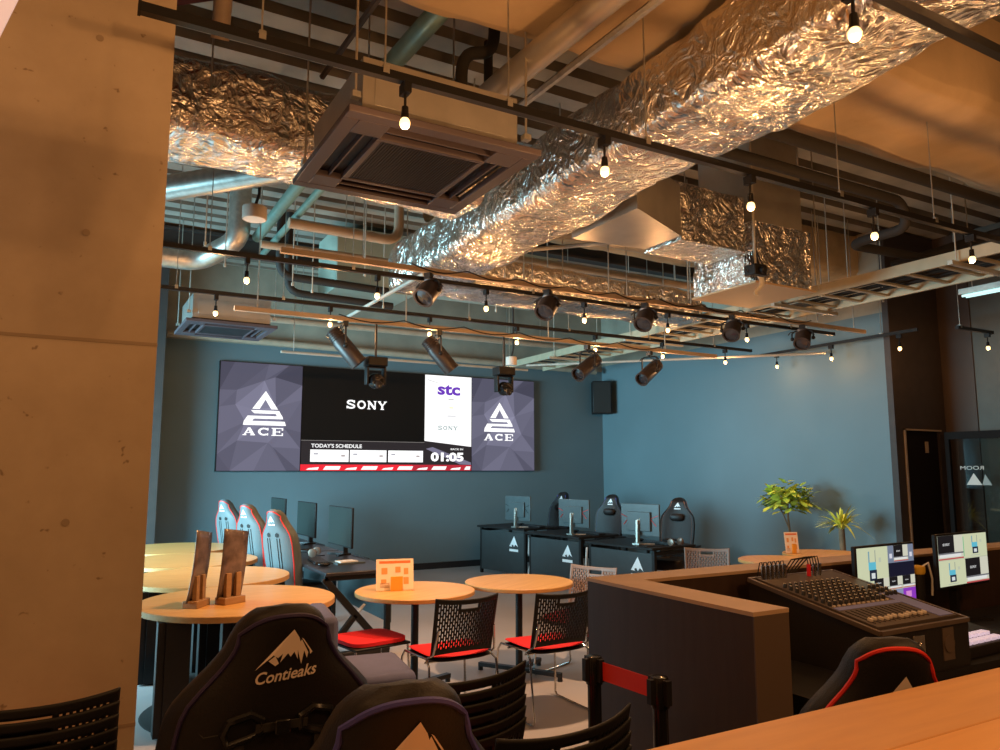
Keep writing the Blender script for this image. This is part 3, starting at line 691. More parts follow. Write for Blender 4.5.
# ================================================================== LED VIDEO WALL
YS = 11.36
t = thing('video_wall', 'wide lit video wall with two ACE emblems, SONY picture and schedule strip', 'screen', (0, 0, 0))
MB().box(1.73, 7.08, 11.375, 11.438, 1.575, 3.175).build('cabinet', 'black', t, smooth=0)
def P3(x, z, d=0.): return (x, YS-d, z)
def rect(mb, x0, x1, z0, z1, col, d=0.): mb.add([P3(x0, z0, d), P3(x1, z0, d), P3(x1, z1, d), P3(x0, z1, d)], [(0, 1, 2, 3)], 0, col)
def art(mb, polys, x0, x1, z0, z1, col, d=.004):
    for p in polys: mb.add([P3(x0+(x1-x0)*a, z0+(z1-z0)*c, d) for a, c in p], [tuple(range(len(p)))], 0, col)
def word(mb, vf, x0, x1, z0, z1, col, d=.004):
    put2d(mb, vf, lambda a, c: P3(x0+(x1-x0)*a, z0+(z1-z0)*c, d), 0, col)
def emblem_panel(x0, x1, ex0, ex1, seed, stretch):
    b = MB(); rnd = random.Random(seed); W = x1-x0; H = 1.58; n = 4; mm = 5
    G = {}
    for i in range(n+1):
        for j in range(mm+1):
            a = i/n; c = j/mm
            if 0 < i < n: a += rnd.uniform(-.11, .11)
            if 0 < j < mm: c += rnd.uniform(-.09, .09)
            G[i, j] = (a, c)
    for i in range(n):
        for j in range(mm):
            q = [G[i, j], G[i+1, j], G[i+1, j+1], G[i, j+1]]
            tr = ([q[0], q[1], q[2]], [q[0], q[2], q[3]]) if rnd.random() < .5 else ([q[0], q[1], q[3]], [q[1], q[2], q[3]])
            for p in tr:
                cx = sum(a for a, c in p)/3; cy = sum(c for a, c in p)/3
                k = max(0., 1-1.25*math.hypot((cx-.5)*1.05, cy-.52)); g = .035+.20*k**1.1+rnd.uniform(-.02, .035)
                if cy > .72: g *= .8
                b.add([P3(x0+W*a, 1.585+H*c) for a, c in p], [(0, 1, 2)], 0, (g*.86, g*.84, g*1.18+.006))
    art(b, EMB, ex0, ex1, 2.25, 2.76, (1, 1, 1)); word(b, slab('ACE', .12), ex0, ex1, 2.10, 2.215, (1, 1, 1))
    # thin seams inside the emblem
    b.build('emblem_panel', 'screen', t, smooth=0)
emblem_panel(1.74, 2.925, 2.08, 2.70, 4, 1); emblem_panel(5.825, 7.07, 6.06, 6.67, 4, 1)
b = MB(); rect(b, 2.94, 4.95, 2.05, 3.165, (.004, .0035, .003)); word(b, slab('SONY', .1), 3.62, 4.31, 2.55, 2.685, (1, 1, 1)); rect(b, 2.935, 4.955, 2.04, 2.046, (.25, .23, .22), .002); b.build('video_panel', 'screen', t, smooth=0)
b = MB(); b.add([P3(4.955, 2.07), P3(5.815, 1.985), P3(5.815, 3.165), P3(4.955, 3.165)], [(0, 1, 2, 3)], 0, (.95, .95, .95))
word(b, text2d('stc', .035), 5.18, 5.60, 2.84, 3.02, (.13, .035, .42)); word(b, slab('SONY', .1), 5.19, 5.57, 2.255, 2.325, (.28, .36, .36))
for x, z, w_, c in ((5.38, 2.76, .10, (.5, .5, .5)), (5.40, 2.62, .07, (.75, .75, .45)), (5.36, 2.48, .16, (.6, .6, .62)), (5.24, 2.40, .12, (.8, .8, .8)), (5.45, 2.40, .12, (.8, .8, .8)), (5.15, 2.13, .2, (.82, .82, .8)), (5.45, 2.11, .16, (.82, .82, .8))): rect(b, x, x+w_, z, z+.022, c, .003)
b.add([P3(5.0, 3.09, .003), P3(5.2, 3.04, .003), P3(5.2, 3.03, .003), P3(5.0, 3.075, .003)], [(0, 1, 2, 3)], 0, (.5, .5, .5))
b.build('sponsor_panel', 'screen', t, smooth=0)
b = MB(); b.add([P3(2.94, 1.585), P3(5.815, 1.585), P3(5.815, 1.985), P3(4.955, 2.07), P3(4.955, 2.036), P3(2.94, 2.036)], [(0, 1, 2, 3, 4, 5)], 0, (.022, .018, .020))
b.add([P3(4.98, 1.94, .002), P3(5.10, 1.97, .002), P3(5.81, 1.72, .002), P3(5.81, 1.68, .002), P3(5.6, 1.69, .002)], [(0, 1, 2, 3, 4)], 0, (.16, .15, .22))
word(b, text2d("TODAY'S SCHEDULE", .02), 3.09, 3.89, 1.935, 1.995, (.9, .9, .9))
for x0 in (3.08, 3.70, 4.33):
    rect(b, x0, x0+.60, 1.72, 1.905, (1, 1, 1), .003); rect(b, x0+.05, x0+.12, 1.83, 1.85, (.3, .3, .35), .005); rect(b, x0+.48, x0+.54, 1.80, 1.83, (.4, .35, .35), .005)
word(b, text2d('BACK IN', .02), 5.43, 5.66, 1.925, 1.955, (.85, .85, .85)); word(b, text2d('01:05', .045), 5.07, 5.67, 1.735, 1.885, (1, 1, 1))
rect(b, 2.935, 4.75, 1.585, 1.68, (.75, .02, .035), .003); rect(b, 4.75, 5.815, 1.585, 1.68, (.42, .02, .035), .0025)
x = 3.02; k = 0
while x < 5.75:
    w_ = .2 if k % 2 == 0 else .28
    w_ = min(w_, 5.8-x)
    b.add([P3(x, 1.60, .005), P3(x+w_*.9, 1.60, .005), P3(x+w_, 1.655 if k % 2 else 1.64, .005), P3(x+.04, 1.655 if k % 2 else 1.625, .005)], [(0, 1, 2, 3)], 0, (.95, .93, .93)); x += w_+.06; k += 1
b.build('schedule_panel', 'screen', t, smooth=0)

# ================================================================== GAMING CHAIRS
PROF = [(0, .006), (.002, .030), (.005, .046), (.010, .062), (.018, .077), (.03, .091), (.045, .102), (.06, .109), (.08, .120), (.105, .128), (.145, .158), (.185, .20), (.22, .233), (.26, .254), (.34, .266), (.5, .262), (.65, .24), (.80, .225), (.85, .20)]
def hw(d):
    for (a, x), (b_, y) in zip(PROF, PROF[1:]):
        if d <= b_: return x+(y-x)*(d-a)/(b_-a)
    return PROF[-1][1]
def gchair(name, label, trim, leather='leather', writing=None, em='emblem', mount=True, loc=(0, 0, 0), rz=0, zs=1., group=None, front_logo=False, stripes=False, sw=1., arms=True):
    t = thing(name, label, 'chair', loc, rz, group)
    ZT = 1.28*zs; LN = .20; zb = .43*zs
    def yr(x, d):                                     # rear surface of the back
        s_ = abs(x)/max(hw(d)*sw, .05); z = ZT-d
        return .030*max(0, 1-d/.030)**2+.030*max(0, (s_-.86)/.14)**2-.25-LN*(z-zb)-.012*math.cos(PI*min(1, s_)/2)+.05*s_**3*(1 if d > .15 else .4+.6*d/.15)
    def th(s_, d):
        e = min(1, d/.05)**.5*min(1, (.85-d)/.06+.15)**.5
        return (.035+.068*max(0, 1-abs(s_)**4)**.5)*max(e, .25)
    ds = [0, .002, .005, .010, .018, .03, .045, .06, .075, .1, .125, .15, .175, .2, .225, .25, .29, .34, .4, .47, .55, .63, .70, .76, .81, .84, .85]; n = 20; b = MB(); vs = []; fs = []
    for d in ds:
        w = hw(d)*sw
        for k in range(n+1):
            s_ = -1+2*k/n; s_ = math.sin(s_*PI/2); x = w*s_; vs.append((x, yr(x, d), ZT-d))
        for k in range(n+1):
            s_ = -1+2*(n-k)/n; s_ = math.sin(s_*PI/2); x = w*s_*.985; vs.append((x, yr(x, d)+th(s_, d), ZT-d-.0*th(s_, d)))
    m_ = 2*(n+1)
    for i in range(len(ds)-1):
        for k in range(m_): fs.append((i*m_+k, i*m_+(k+1) % m_, (i+1)*m_+(k+1) % m_, (i+1)*m_+k))
    fs += [tuple(range(m_)), tuple((len(ds)-1)*m_+k for k in range(m_))[::-1]]
    BK = b.add(vs, fs).build('backrest', leather, t, smooth=70)
    # piping along the outline, rear face
    pts = []
    for d in [.8, .7, .6, .5, .42, .34, .29, .25, .22, .2, .185, .17, .155, .14, .12, .1, .084]: pts.append((d, .88))
    L_ = [(-hw(d)*sw*q, d) for d, q in pts]
    top = [(.103*sw*q, .021+.043*abs(q)**2.6) for q in [-1+k/9 for k in range(19)]]
    ol = L_+top+[(-x, d) for x, d in L_[::-1]]
    MB().tube([(x, yr(x, d)-.002, ZT-d) for x, d in ol], .0055, 6).build('piping', trim, BK)
    if front_logo:
        MB().tube([(x*.97, yr(x*.97, d)+th(.93, d)+.004, ZT-d) for x, d in ol], .007, 6).build('piping', trim, BK)
    def srf(x, z, off=.0035):
        d = ZT-z; return (x, yr(x, d)-off, z)
    def fsrf(x, z, off=.004):
        d = ZT-z; s_ = x/(hw(d)*sw); return (x, yr(x, d)+th(s_, d)+off, z)
    F = fsrf if front_logo else srf; fl = -1 if front_logo else 1
    eb = MB()
    if mount:
        for p in MOUNT: eb.add([F(fl*(-.070+.132*a)*1.0, ZT-.146+.092*c) for a, c in p], [tuple(range(len(p)))])
    else:
        for p in FIN: eb.add([F(fl*(-.045+.09*a)+(.012 if not front_logo and not stripes else 0), ZT-.15-(.032 if not front_logo and not stripes else 0)+.09*c) for a, c in p], [tuple(range(len(p)))])
    if not front_logo or em: eb.build('emblem', em, BK, smooth=0)
    if writing:
        wb = MB(); put2d(wb, text2d(writing, .018), lambda a, c: F((-.070+.142*a+.006*c), ZT-.178+.029*c+.011*a)); wb.build('lettering', em, BK, smooth=0)
    # belt openings with rims
    if not stripes:
        for s_ in (-1, 1):
            rim = [(s_*x, z) for x, z in ((.046, ZT-.262), (.072, ZT-.246), (.118, ZT-.258), (.130, ZT-.285), (.120, ZT-.312), (.072, ZT-.300), (.046, ZT-.288))]
            MB().add([srf(x, z, .002) for x, z in rim], [tuple(range(7))]).build('belt_opening', 'black', BK, smooth=0)
            MB().tube([srf(x, z, .004) for x, z in rim], .010, 7, closed=True).build('opening_rim', 'black_gloss', BK)
        sb = MB(); sb.add([srf(-.06, ZT-.268, .012), srf(.06, ZT-.268, .012), srf(.06, ZT-.288, .012), srf(-.06, ZT-.288, .012)], [(0, 1, 2, 3)])
        for s_ in (-1, 1):
            sb.add([srf(s_*.082, ZT-.30, .006), srf(s_*.104, ZT-.30, .006), srf(s_*.104, ZT-.8, .006), srf(s_*.082, ZT-.8, .006)], [(0, 1, 2, 3)])
        sb.build('strap', 'rubber', BK, smooth=0, solid=.003)
        MB().box(-.018, .018, yr(0, .278)-.024, yr(0, .278)-.012, ZT-.294, ZT-.262).build('strap_buckle', 'black_gloss', BK, bevel=.003)
        if not front_logo:
            b2 = MB()
            for q in ([(-.22, .235), (-.17, .29), (-.125, .285)], [(.22, .235), (.17, .265), (.125, .275)]): b2.tube([srf(x, ZT-d, .0005) for x, d in q], .002, 5)
            b2.build('seam', 'rubber', BK)
    else:
        sb = MB()
        for s_ in (-1, 1):
            for q in (.045, .075): sb.tube([srf(s_*q, ZT-d, .001) for d in (.27, .4, .55, .7)], .004, 5)
        sb.build('seam', 'black', BK)
        for s_ in (-1, 1):
            rim = [(s_*x, z) for x, z in ((.03, ZT-.23), (.05, ZT-.215), (.075, ZT-.23), (.07, ZT-.255), (.045, ZT-.262), (.03, ZT-.25))]
            MB().add([srf(x, z, .003) for x, z in rim], [tuple(range(6))]).build('belt_opening', 'black', BK, smooth=0)
    if front_logo:                                     # head pillow on the front
        MB().grid(lambda u, v: (.11*sw*math.cos(2*PI*u)*math.sin(PI*v)**.5, fsrf(0, ZT-.22)[1]+.03-.03*math.cos(PI*v) if False else fsrf(.0, ZT-.25)[1]+.02+.03*math.sin(2*PI*u)*math.sin(PI*v), ZT-.25+.05*math.cos(PI*v)), 18, 8, cu=True).build('neck_pillow', leather, t, smooth=80)
    zseat = .43*zs+.03
    c = MB()
    def seat(u, v):
        a = 2*PI*u; x = .235*math.copysign(abs(math.cos(a))**.4, math.cos(a)); y = .03+.26*math.copysign(abs(math.sin(a))**.4, math.sin(a))
        q = math.sin(PI*v); k = .80+.20*q**.4
        return (x*k if 0 < v < 1 else x*.0, y*k if 0 < v < 1 else .03, zseat-.06+.06*(1-math.cos(PI*v))+.025*(abs(x)/.26)**3)
    c.grid(seat, 36, 10, cu=True); c.build('seat', leather, t, smooth=60)
    if arms:
        for s_ in (-1, 1):
            MB().bar((s_*.30, .0, zseat-.05), (s_*.30, .0, zseat+.19), .05, .03).bar((s_*.2, 0, zseat-.05), (s_*.31, 0, zseat-.05), .03, .05).bar((s_*.30, -.13, zseat+.21), (s_*.30, .13, zseat+.21), .09, .03).build('armrest', 'black', t, bevel=.008)
    MB().cyl((0, 0, .10), (0, 0, zseat-.06), .028, n=14).box(-.14, .14, -.12, .12, zseat-.085, zseat-.06).build('gas_column', 'black_metal', t, smooth=40)
    bs = MB()
    for k in range(5):
        a = 2*PI*k/5+.3; bs.bar((0, 0, .115), (.26*math.cos(a), .26*math.sin(a), .075), .055, .04)
    bs.cyl((0, 0, .08), (0, 0, .14), .05, n=16); SBs = bs.build('star_base', 'black', t, bevel=.006)
    for k in range(5):
        a = 2*PI*k/5+.3; x, y = .26*math.cos(a), .26*math.sin(a)
        MB().at((x, y, .03), (PI/2, 0, a+.8)).lathe([(.02, -.025), (.03, -.022), (.03, .022), (.02, .025)], 14).at().cyl((x, y, .03), (x, y, .075), .01, n=8).build('caster', 'black', SBs)
    return t
gchair('gaming_chair', 'black gaming chair seen from behind with mountain emblem and Contieaks lettering', 'purple_trim', writing='Contieaks', loc=(.468, 2.26, 0), rz=R(-1), arms=False)
gchair('gaming_chair', 'black gaming chair with purple piping, in front of the stacked mesh chairs', 'blue_trim', writing='Contieaks', loc=(.535, 1.56, 0), rz=R(-7), arms=False, zs=.985)
gchair('gaming_chair', 'black gaming chair with bright red piping inside the dark booth', 'red_trim', mount=False, loc=(2.10, 1.585, 0), rz=R(-33), zs=.91, sw=.90, arms=False)
for x, y, lab, rz in ((1.955, 10.15, 'grey gaming chair with red piping farthest along the black desk row by the video wall', -58), (1.955, 8.75, 'grey gaming chair with red piping, middle one at the black desk row', -58), (1.955, 7.43, 'grey gaming chair with red piping nearest the round tables', -58)):
    gchair('gaming_chair', lab, 'red_trim', 'leather_teal', em='emblem_cold', mount=False, loc=(x, y, 0), rz=R(rz), zs=.965, sw=.80, stripes=True, arms=False, group='grey gaming chairs at the black desk row')
for x, y, lab, tr, rz in ((6.62, 10.2, 'dark gaming chair behind the farthest logo desk, mostly hidden by its monitor', 'blue_trim', 105), (6.58, 8.8, 'dark gaming chair behind the middle logo desk', 'blue_trim', 112), (6.56, 7.32, 'dark gaming chair with copper side piping behind the nearest logo desk', 'orange_trim', 118)):
    gchair('gaming_chair', lab, tr, em='emblem_cold', mount=False, loc=(x, y, 0), rz=R(rz), zs=.97, front_logo=True, sw=.88, group='dark gaming chairs behind the logo desks')

# ================================================================== MESH CHAIRS
def mesh_back(b, W=.43, z0=.475, z1=.80):
    nc, nr = 55, 34
    def fn(u, v):
        x = (u-.5)*W*(1+.03*v**2); q = x/(W/2)
        z = z0+(z1-z0)*v+ .013*abs(q)**2.5*v*v - .018*q*q*(1-v)**2
        y = -.205-.085*v+.045*q*q
        return (x, y, z)
    vs = [fn(i/nc, j/nr) for i in range(nc+1) for j in range(nr+1)]; fs = []
    for i in range(nc):
        for j in range(nr):
            hole = False
            if 3 <= i < nc-3 and 3 <= j < nr-3:
                if i % 2 == 1:
                    ph = (j+(2 if (i//2) % 2 else 0)) % 4
                    hole = ph < 3
                if nr-8 <= j < nr-2 and 19 <= i < 36: hole = nr-6 <= j < nr-3 and 20 <= i < 35
            if not hole: fs.append((i*(nr+1)+j, (i+1)*(nr+1)+j, (i+1)*(nr+1)+j+1, i*(nr+1)+j+1))
    return b.add(vs, fs)
def meshchair(label, loc, rz, group, backm='black', name='mesh_chair'):
    t = thing(name, label, 'chair', loc, rz, group)
    mesh_back(MB()).build('backrest', backm, t, solid=.009, smooth=50)
    def seat(u, v, W=.235, D=.225, z=.425, h=.03):
        a = 2*PI*u; x = W*math.copysign(abs(math.cos(a))**.45, math.cos(a)); y = .02+D*math.copysign(abs(math.sin(a))**.45, math.sin(a))
        k = 1. if .05 < v < .95 else 0.
        e = math.sin(PI*v)**.25 if k else 0
        return (x*e, .02+(y-.02)*e, z+h*v-.02*max(0, (y-.16)/.08)*.6-.008*(1-(x/W)**2))
    MB().grid(lambda u, v: seat(u, v, .225, .215, .437, .034), 40, 8, cu=True).build('seat', 'red', t, smooth=60)
    MB().grid(lambda u, v: seat(u, v, .235, .226, .420, .018), 40, 6, cu=True).build('seat_pan', 'black', t, smooth=60)
    for s_ in (-1, 1):
        x = s_*.232
        P = [(s_*.195, -.235, .62), (s_*.215, -.205, .47), (x, -.15, .44), (x, .19, .425), (x, .235, .38), (s_*.25, .255, .03), (s_*.25, .235, .009), (s_*.25, -.245, .009), (s_*.25, -.265, .03), (s_*.236, -.19, .40), (s_*.225, -.13, .43)]
        MB().tube(P, .0075, 8).build('side_frame', 'chrome', t)
    MB().cyl((-.232, .1, .412), (.232, .1, .412), .007, n=8).cyl((-.232, -.12, .412), (.232, -.12, .412), .007, n=8).build('cross_bar', 'chrome', t)
    return t
G1 = 'black mesh chairs at the bistro tables'; G2 = 'stacked black mesh chairs'
C0 = meshchair('black mesh-back chair with red seat pushed toward the bistro table holding an orange card', (2.19, 4.57, 0), R(1), G1)
dup(C0, 'black mesh-back chair with red seat beside the dark booth corner', (2.84, 4.44, 0), R(0), G1)
meshchair('taupe mesh-back chair with red seat on the far side of the bistro table', (3.55, 5.06, 0), R(112), G1, 'taupe')
meshchair('taupe mesh-back chair near the blue side wall by the yellow round tables', (5.46, 5.58, 0), R(135), 'chairs near the blue side wall', 'taupe')
DZ = .035
SB = mesh_back(MB()).build('backrest', 'black', None, smooth=50)
def stack(x, y, rz, n, where, dx=0., dy=0.):
    for k in range(n):
        nm = 'topmost' if k == n-1 else 'lowest' if k == 0 else {1: 'second', 2: 'third', 3: 'fourth', 4: 'fifth', 5: 'sixth'}[n-1-k]+' from the top'
        t = thing('mesh_chair', f'black mesh chair, {nm} of the stack {where}', 'chair', (x+dx*k, y+dy*k, DZ*k), rz, G2)
        o = bpy.data.objects.new('backrest', SB.data); COL.objects.link(o); o.parent = t
        q = o.modifiers.new('Solidify', 'SOLIDIFY'); q.thickness = .006; q.offset = 0
        for s_, nme in ((SS, 'seat'), (SP, 'seat_pan')):
            o = bpy.data.objects.new(nme, s_); COL.objects.link(o); o.parent = t
        e = .0108*k
        for s_ in (-1, 1):
            xx = s_*(.24+e)
            MB().tube([(s_*.225, -.10, .418), (xx*.98, -.14, .418), (xx, -.20, .40), (xx, -.235, .03), (xx, -.215, .009), (xx, .185, .009), (xx, .205, .03), (xx, .20, .38), (xx*.98, .19, .418), (s_*.225, .15, .418)], .005, 6).build('side_frame', 'chrome', t)
def thin(z, h, W, D):
    def fn(u, v):
        a = 2*PI*u; e = 0 if v in (0, 1) else 1
        return (e*W*math.copysign(abs(math.cos(a))**.45, math.cos(a)), .02+e*D*math.copysign(abs(math.sin(a))**.45, math.sin(a)), z+h*v)
    o = MB().grid(fn, 36, 5, cu=True).build('seat', 'red' if z > .43 else 'black', None, smooth=50); d = o.data; bpy.data.objects.remove(o); return d
SS = thin(.431, .010, .215, .19); SP = thin(.424, .006, .225, .20)
stack(1.055, 2.37, R(8), 6, 'before the bistro table')
stack(1.062, 1.85, R(8), 6, 'beside the belt posts')
stack(-.065, 2.71, R(-2), 6, 'against the concrete pillar')
bpy.data.objects.remove(SB)
# backless red stool
t = thing('red_stool', 'red seat on thin metal legs behind the grey-purple lounge chair', 'stool', (1.84, 5.13, 0), R(10))
MB().grid(lambda u, v: ((.0 if v in (0, 1) else 1)*.215*math.copysign(abs(math.cos(2*PI*u))**.45, math.cos(2*PI*u)), (.0 if v in (0, 1) else 1)*.20*math.copysign(abs(math.sin(2*PI*u))**.45, math.sin(2*PI*u)), .43+.035*v), 36, 6, cu=True).build('seat', 'red', t, smooth=60)
MB().box(-.215, .215, -.2, .2, .412, .43).build('seat_pan', 'black', t, bevel=.008)
for sx in (-1, 1):
    MB().tube([(sx*.2, -.18, .41), (sx*.225, -.2, .009), (sx*.225, .2, .009), (sx*.2, .18, .41)], .008, 8).build('side_frame', 'chrome', t)
# lounge chair
t = thing('lounge_chair', 'grey-purple upholstered lounge chair beside the big round table', 'armchair', (1.65, 4.56, 0), R(-8))
MB().box(-.24, .22, -.28, .28, .12, .42).build('seat', 'sofa', t, bevel=.035)
MB().box(-.36, -.245, -.28, .28, .12, .76).build('backrest', 'sofa', t, bevel=.03)
for x, y in ((-.3, -.25), (.18, -.25), (.18, .25), (-.3, .25)): MB().cyl((x, y, 0), (x, y, .14), .018, n=10).build('leg', 'black', t)

# ================================================================== TABLES
def top(r, z0, z1, parent, mats=('oak', 'oak_edge'), n=72):
    b = MB(); b.lathe([(r-.006, z0), (r, z0+.004), (r, z1-.004), (r-.004, z1)], n, 1, cap=False)
    vs = [((r-.004)*math.cos(2*PI*j/n), (r-.004)*math.sin(2*PI*j/n), z1) for j in range(n)]; b.add(vs, [tuple(range(n))], 0)
    vs = [((r-.006)*math.cos(2*PI*j/n), (r-.006)*math.sin(2*PI*j/n), z0) for j in range(n)]; b.add(vs, [tuple(range(n))[::-1]], 1)
    b.build('tabletop', mats, parent, smooth=40)
for k, (y, lab) in enumerate(((5.5, 'big round oak table nearest the concrete pillar, holding two menu stands'), (6.80, 'big round oak table, second in the row from the menu stands'), (8.10, 'big round oak table, third in the row from the menu stands'), (9.40, 'big round oak table, farthest of the row by the video wall'))):
    t = thing('round_table', lab, 'table', (1.03, y, 0), 0, 'big round oak tables in a row')
    top(.645, .68, .72, t)
    for a, rr, w in ((219, .57, .095), (262, .20, .11), (345, .5, .1), (100, .48, .1)):
        x, y_ = rr*math.cos(R(a)), rr*math.sin(R(a))
        MB().box(x-w, x+w, y_-.05, y_+.05, 0.012, .68).box(x-.05, x+.05, y_-w*.7, y_+w*.7, .012, .68).build('leg', 'black', t, smooth=0)
    MB().lathe([(.58, 0), (.585, .006), (.57, .012)], 48).build('base_plate', 'rubber', t)
def bistro(lab, x, y, r, rz, group):
    t = thing('bistro_table', lab, 'table', (x, y, 0), rz, group)
    top(r, .69, .72, t)
    MB().cyl((0, 0, .05), (0, 0, .69), .028, n=18).cyl((0, 0, 0.675), (0, 0, .69), .12, n=24).build('column', 'black_metal', t, smooth=40)
    for k in range(4):
        a = k*PI/2; MB().bar((0, 0, .05), (.36*math.cos(a), .36*math.sin(a), .047), .045, .03).cyl((.35*math.cos(a), .35*math.sin(a), 0), (.35*math.cos(a), .35*math.sin(a), .035), .02, n=10).build('foot', 'black_metal', t, smooth=30)
    return t
bistro('round bistro table with the orange menu card on it', 2.24, 5.27, .44, R(20), 'bistro tables')
bistro('empty round bistro table between the mesh chairs', 3.13, 5.27, .43, R(32), 'bistro tables')
bistro('yellow-lit round table behind the booth nearer the logo desks', 6.12, 5.25, .40, R(55), 'round tables by the blue wall')
bistro('yellow-lit round table behind the booth holding a small menu card', 6.98, 5.38, .44, R(30), 'round tables by the blue wall')
def menu_stand(lab, x, y, rz):
    t = thing('menu_stand', lab, 'menu stand', (x, y, .72), rz)
    MB().box(-.085, .085, -.05, .05, 0, .045).build('base_block', 'menu_wood', t, bevel=.004)
    MB().box(-.06, -.02, -.03, .0, .035, .20).box(.02, .06, -.03, .0, .035, .20).build('upright', 'menu_wood', t, bevel=.003)
    def card(u, v): return (-.10+.20*u, .018-.10*v+.05*v*v+.0*u, .035+.43*v+.03*(1-u)*v)
    MB().grid(card, 4, 10).build('menu_card', mat('menu_sheet', (.15, .115, .115), .18, var=.7, vs=9), t, solid=.004)
menu_stand('tall wooden menu stand on the big round table, closer to the concrete pillar', .735, 5.33, R(54))
menu_stand('tall wooden menu stand on the big round table, closer to the table centre', .95, 5.36, R(30))
def menu_card(lab, x, y, rz, w, h, tent=True):
    t = thing('menu_card', lab, 'menu card', (x, y, .72), rz)
    b = MB(); T = Matrix.Rotation(R(-8), 4, 'X'); b.T = T
    def q(x0, x1, z0, z1, c, d): b.add([(x0*w, -d, z0*h), (x1*w, -d, z0*h), (x1*w, -d, z1*h), (x0*w, -d, z1*h)], [(0, 1, 2, 3)], 0, c)
    b.box(-w/2, w/2, 0, .003, 0, h, 0, (.88, .72, .56))
    q(-.42, .42, .86, .94, (.75, .18, .05), .001)
    for cx, cz, sx, sz in ((-.28, .62, .16, .2), (.08, .66, .14, .18), (.3, .6, .12, .2), (.3, .3, .14, .22), (-.3, .3, .14, .12)): q(cx-sx/2, cx+sx/2, cz-sz/2, cz+sz/2, (.75, .33, .10), .001)
    for k in range(4): q(-.4, -.15, .1+.04*k, .115+.04*k, (.4, .2, .12), .001)
    b.build('card', 'card_orange', t, smooth=0)
    MB().box(-.035*w/.26, .05*w/.26, -.03, -.018, 0, h*.46).build('acrylic_block', 'amber', t, bevel=.002)
    MB().box(-w/2, w/2, -.05, .05, 0, .004).build('acrylic_foot', 'acrylic', t, smooth=0)
menu_card('orange printed menu card in acrylic holder on the bistro table', 2.10, 5.32, R(-14), .275, .225)
menu_card('small orange menu card on the round table by the plants', 6.70, 5.58, R(-22), .15, .22)

# ================================================================== DESK ROWS
def x_end(b, x0, x1, y, z0=.03, z1=.68):
    b.bar((x0, y, z1), (x1, y, z0), .05, .06); b.bar((x1, y, z0), (x1, y, z1), .05, .05); b.bar((x0+.02, y, z0), ((x0+x1)/2, y, (z0+z1)/2), .05, .05); b.bar((x0-.02, y, z0), (x1+.02, y, z0), .06, .05); b.bar((x0, y, z1), (x1, y, z1), .05, .05)
LD = ((6.40, 1.72, 'nearest the bistro tables'), (8.16, 1.34, 'in the middle of the row'), (9.54, 1.40, 'farthest, beneath the video wall'))
for y0, ln, wh in LD:
    t = thing('gaming_desk', f'black gaming desk with cross-braced frame, {wh}', 'desk', (0, 0, 0), 0, 'black gaming desks with braced frames')
    MB().box(1.90, 2.56, y0, y0+ln, .70, .73).build('desktop', 'desk_top', t, bevel=.006)
    MB().box(2.515, 2.535, y0+.10, y0+ln-.10, .25, .69).build('rear_panel', 'mon_back', t, smooth=0)
    for yy in (y0+.06, y0+ln-.06):
        b = MB(); x_end(b, 1.90, 2.48, yy); b.build('end_frame', 'black_metal', t, bevel=.006)
def monitor(name, lab, loc, rz, w, h, zlow, frontm='screen_off', backm='black', group=None, legs=True):
    t = thing(name, lab, 'monitor', loc, rz, group)     # picture faces local -y
    HS = MB().box(-w/2, w/2, -.012, .012, zlow, zlow+h).box(-w*.3, w*.3, .012, .04, zlow+h*.15, zlow+h*.75).build('housing', backm, t, bevel=.005)
    MB().box(-w/2+.008, w/2-.008, -.0145, -.0125, zlow+.016, zlow+h-.008).build('display', frontm, HS, smooth=0)
    MB().bar((0, .055, .012), (0, .05, zlow+h*.5), .05, .03).bar((0, .05, zlow+h*.45), (0, .03, zlow+h*.45), .05, .05).build('stand_column', 'black_metal' if backm == 'black' else 'steel', t, bevel=.004)
    MB().bar((-.14, -.08, .008), (0, .06, .008), .03, .014).bar((.14, -.08, .008), (0, .06, .008), .03, .014).box(-.05, .05, .03, .1, 0, .016).build('stand_foot', 'black_metal' if backm == 'black' else 'steel', t, smooth=0)
    return t
for y, wh in ((7.70, 'nearest the bistro tables'), (9.02, 'in the middle of the row'), (10.46, 'farthest toward the video wall')):
    monitor('desk_monitor', f'switched-off black monitor on the braced desks, {wh}', (2.43, y, .73), R(-88), .70, .40, .09, group='switched-off monitors on the braced desks')
def keyboard(lab, loc, rz, m='black'):
    t = thing('keyboard', lab, 'keyboard', loc, rz)
    MB().box(-.21, .21, -.065, .065, 0, .018).build('case', m, t, bevel=.004)
    k = MB()
    for r_ in range(5):
        for c in range(15): k.box(-.2+.0267*c+.002, -.2+.0267*c+.024, -.058+.0235*r_, -.058+.0235*r_+.02, .018, .025)
    k.build('keys', 'knob', t, smooth=0)
def mouse(lab, loc, rz): 
    b = MB(); b.T = Matrix.Translation(loc) @ Matrix.Rotation(rz, 4, 'Z') @ Matrix.Diagonal((.032, .058, .034, 1)); b.sphere((0, 0, .55), 1, 16, 10, sz=.55)
    tag(b.build('computer_mouse', 'black_gloss', smooth=80), lab, 'mouse')
def headset(lab, loc, rz):
    t = thing('headset', lab, 'headphones', loc, rz)
    MB().tube([(-.085, 0, .05), (-.085, .05, .06), (-.06, .12, .06), (0, .15, .06), (.06, .12, .06), (.085, .05, .06), (.085, 0, .05)], .012, 8).build('headband', 'black', t)
    for s_ in (-1, 1): MB().at((s_*.085, -.01, .045), (0, PI/2, 0)).lathe([(.03, -.016), (.042, -.012), (.042, .012), (.03, .016)], 18).build('ear_cup', 'spot_face', t)
    MB().tube([(-.085, -.02, .03), (-.1, -.09, .02), (-.04, -.12, .015)], .005, 6).build('microphone', 'black', t)
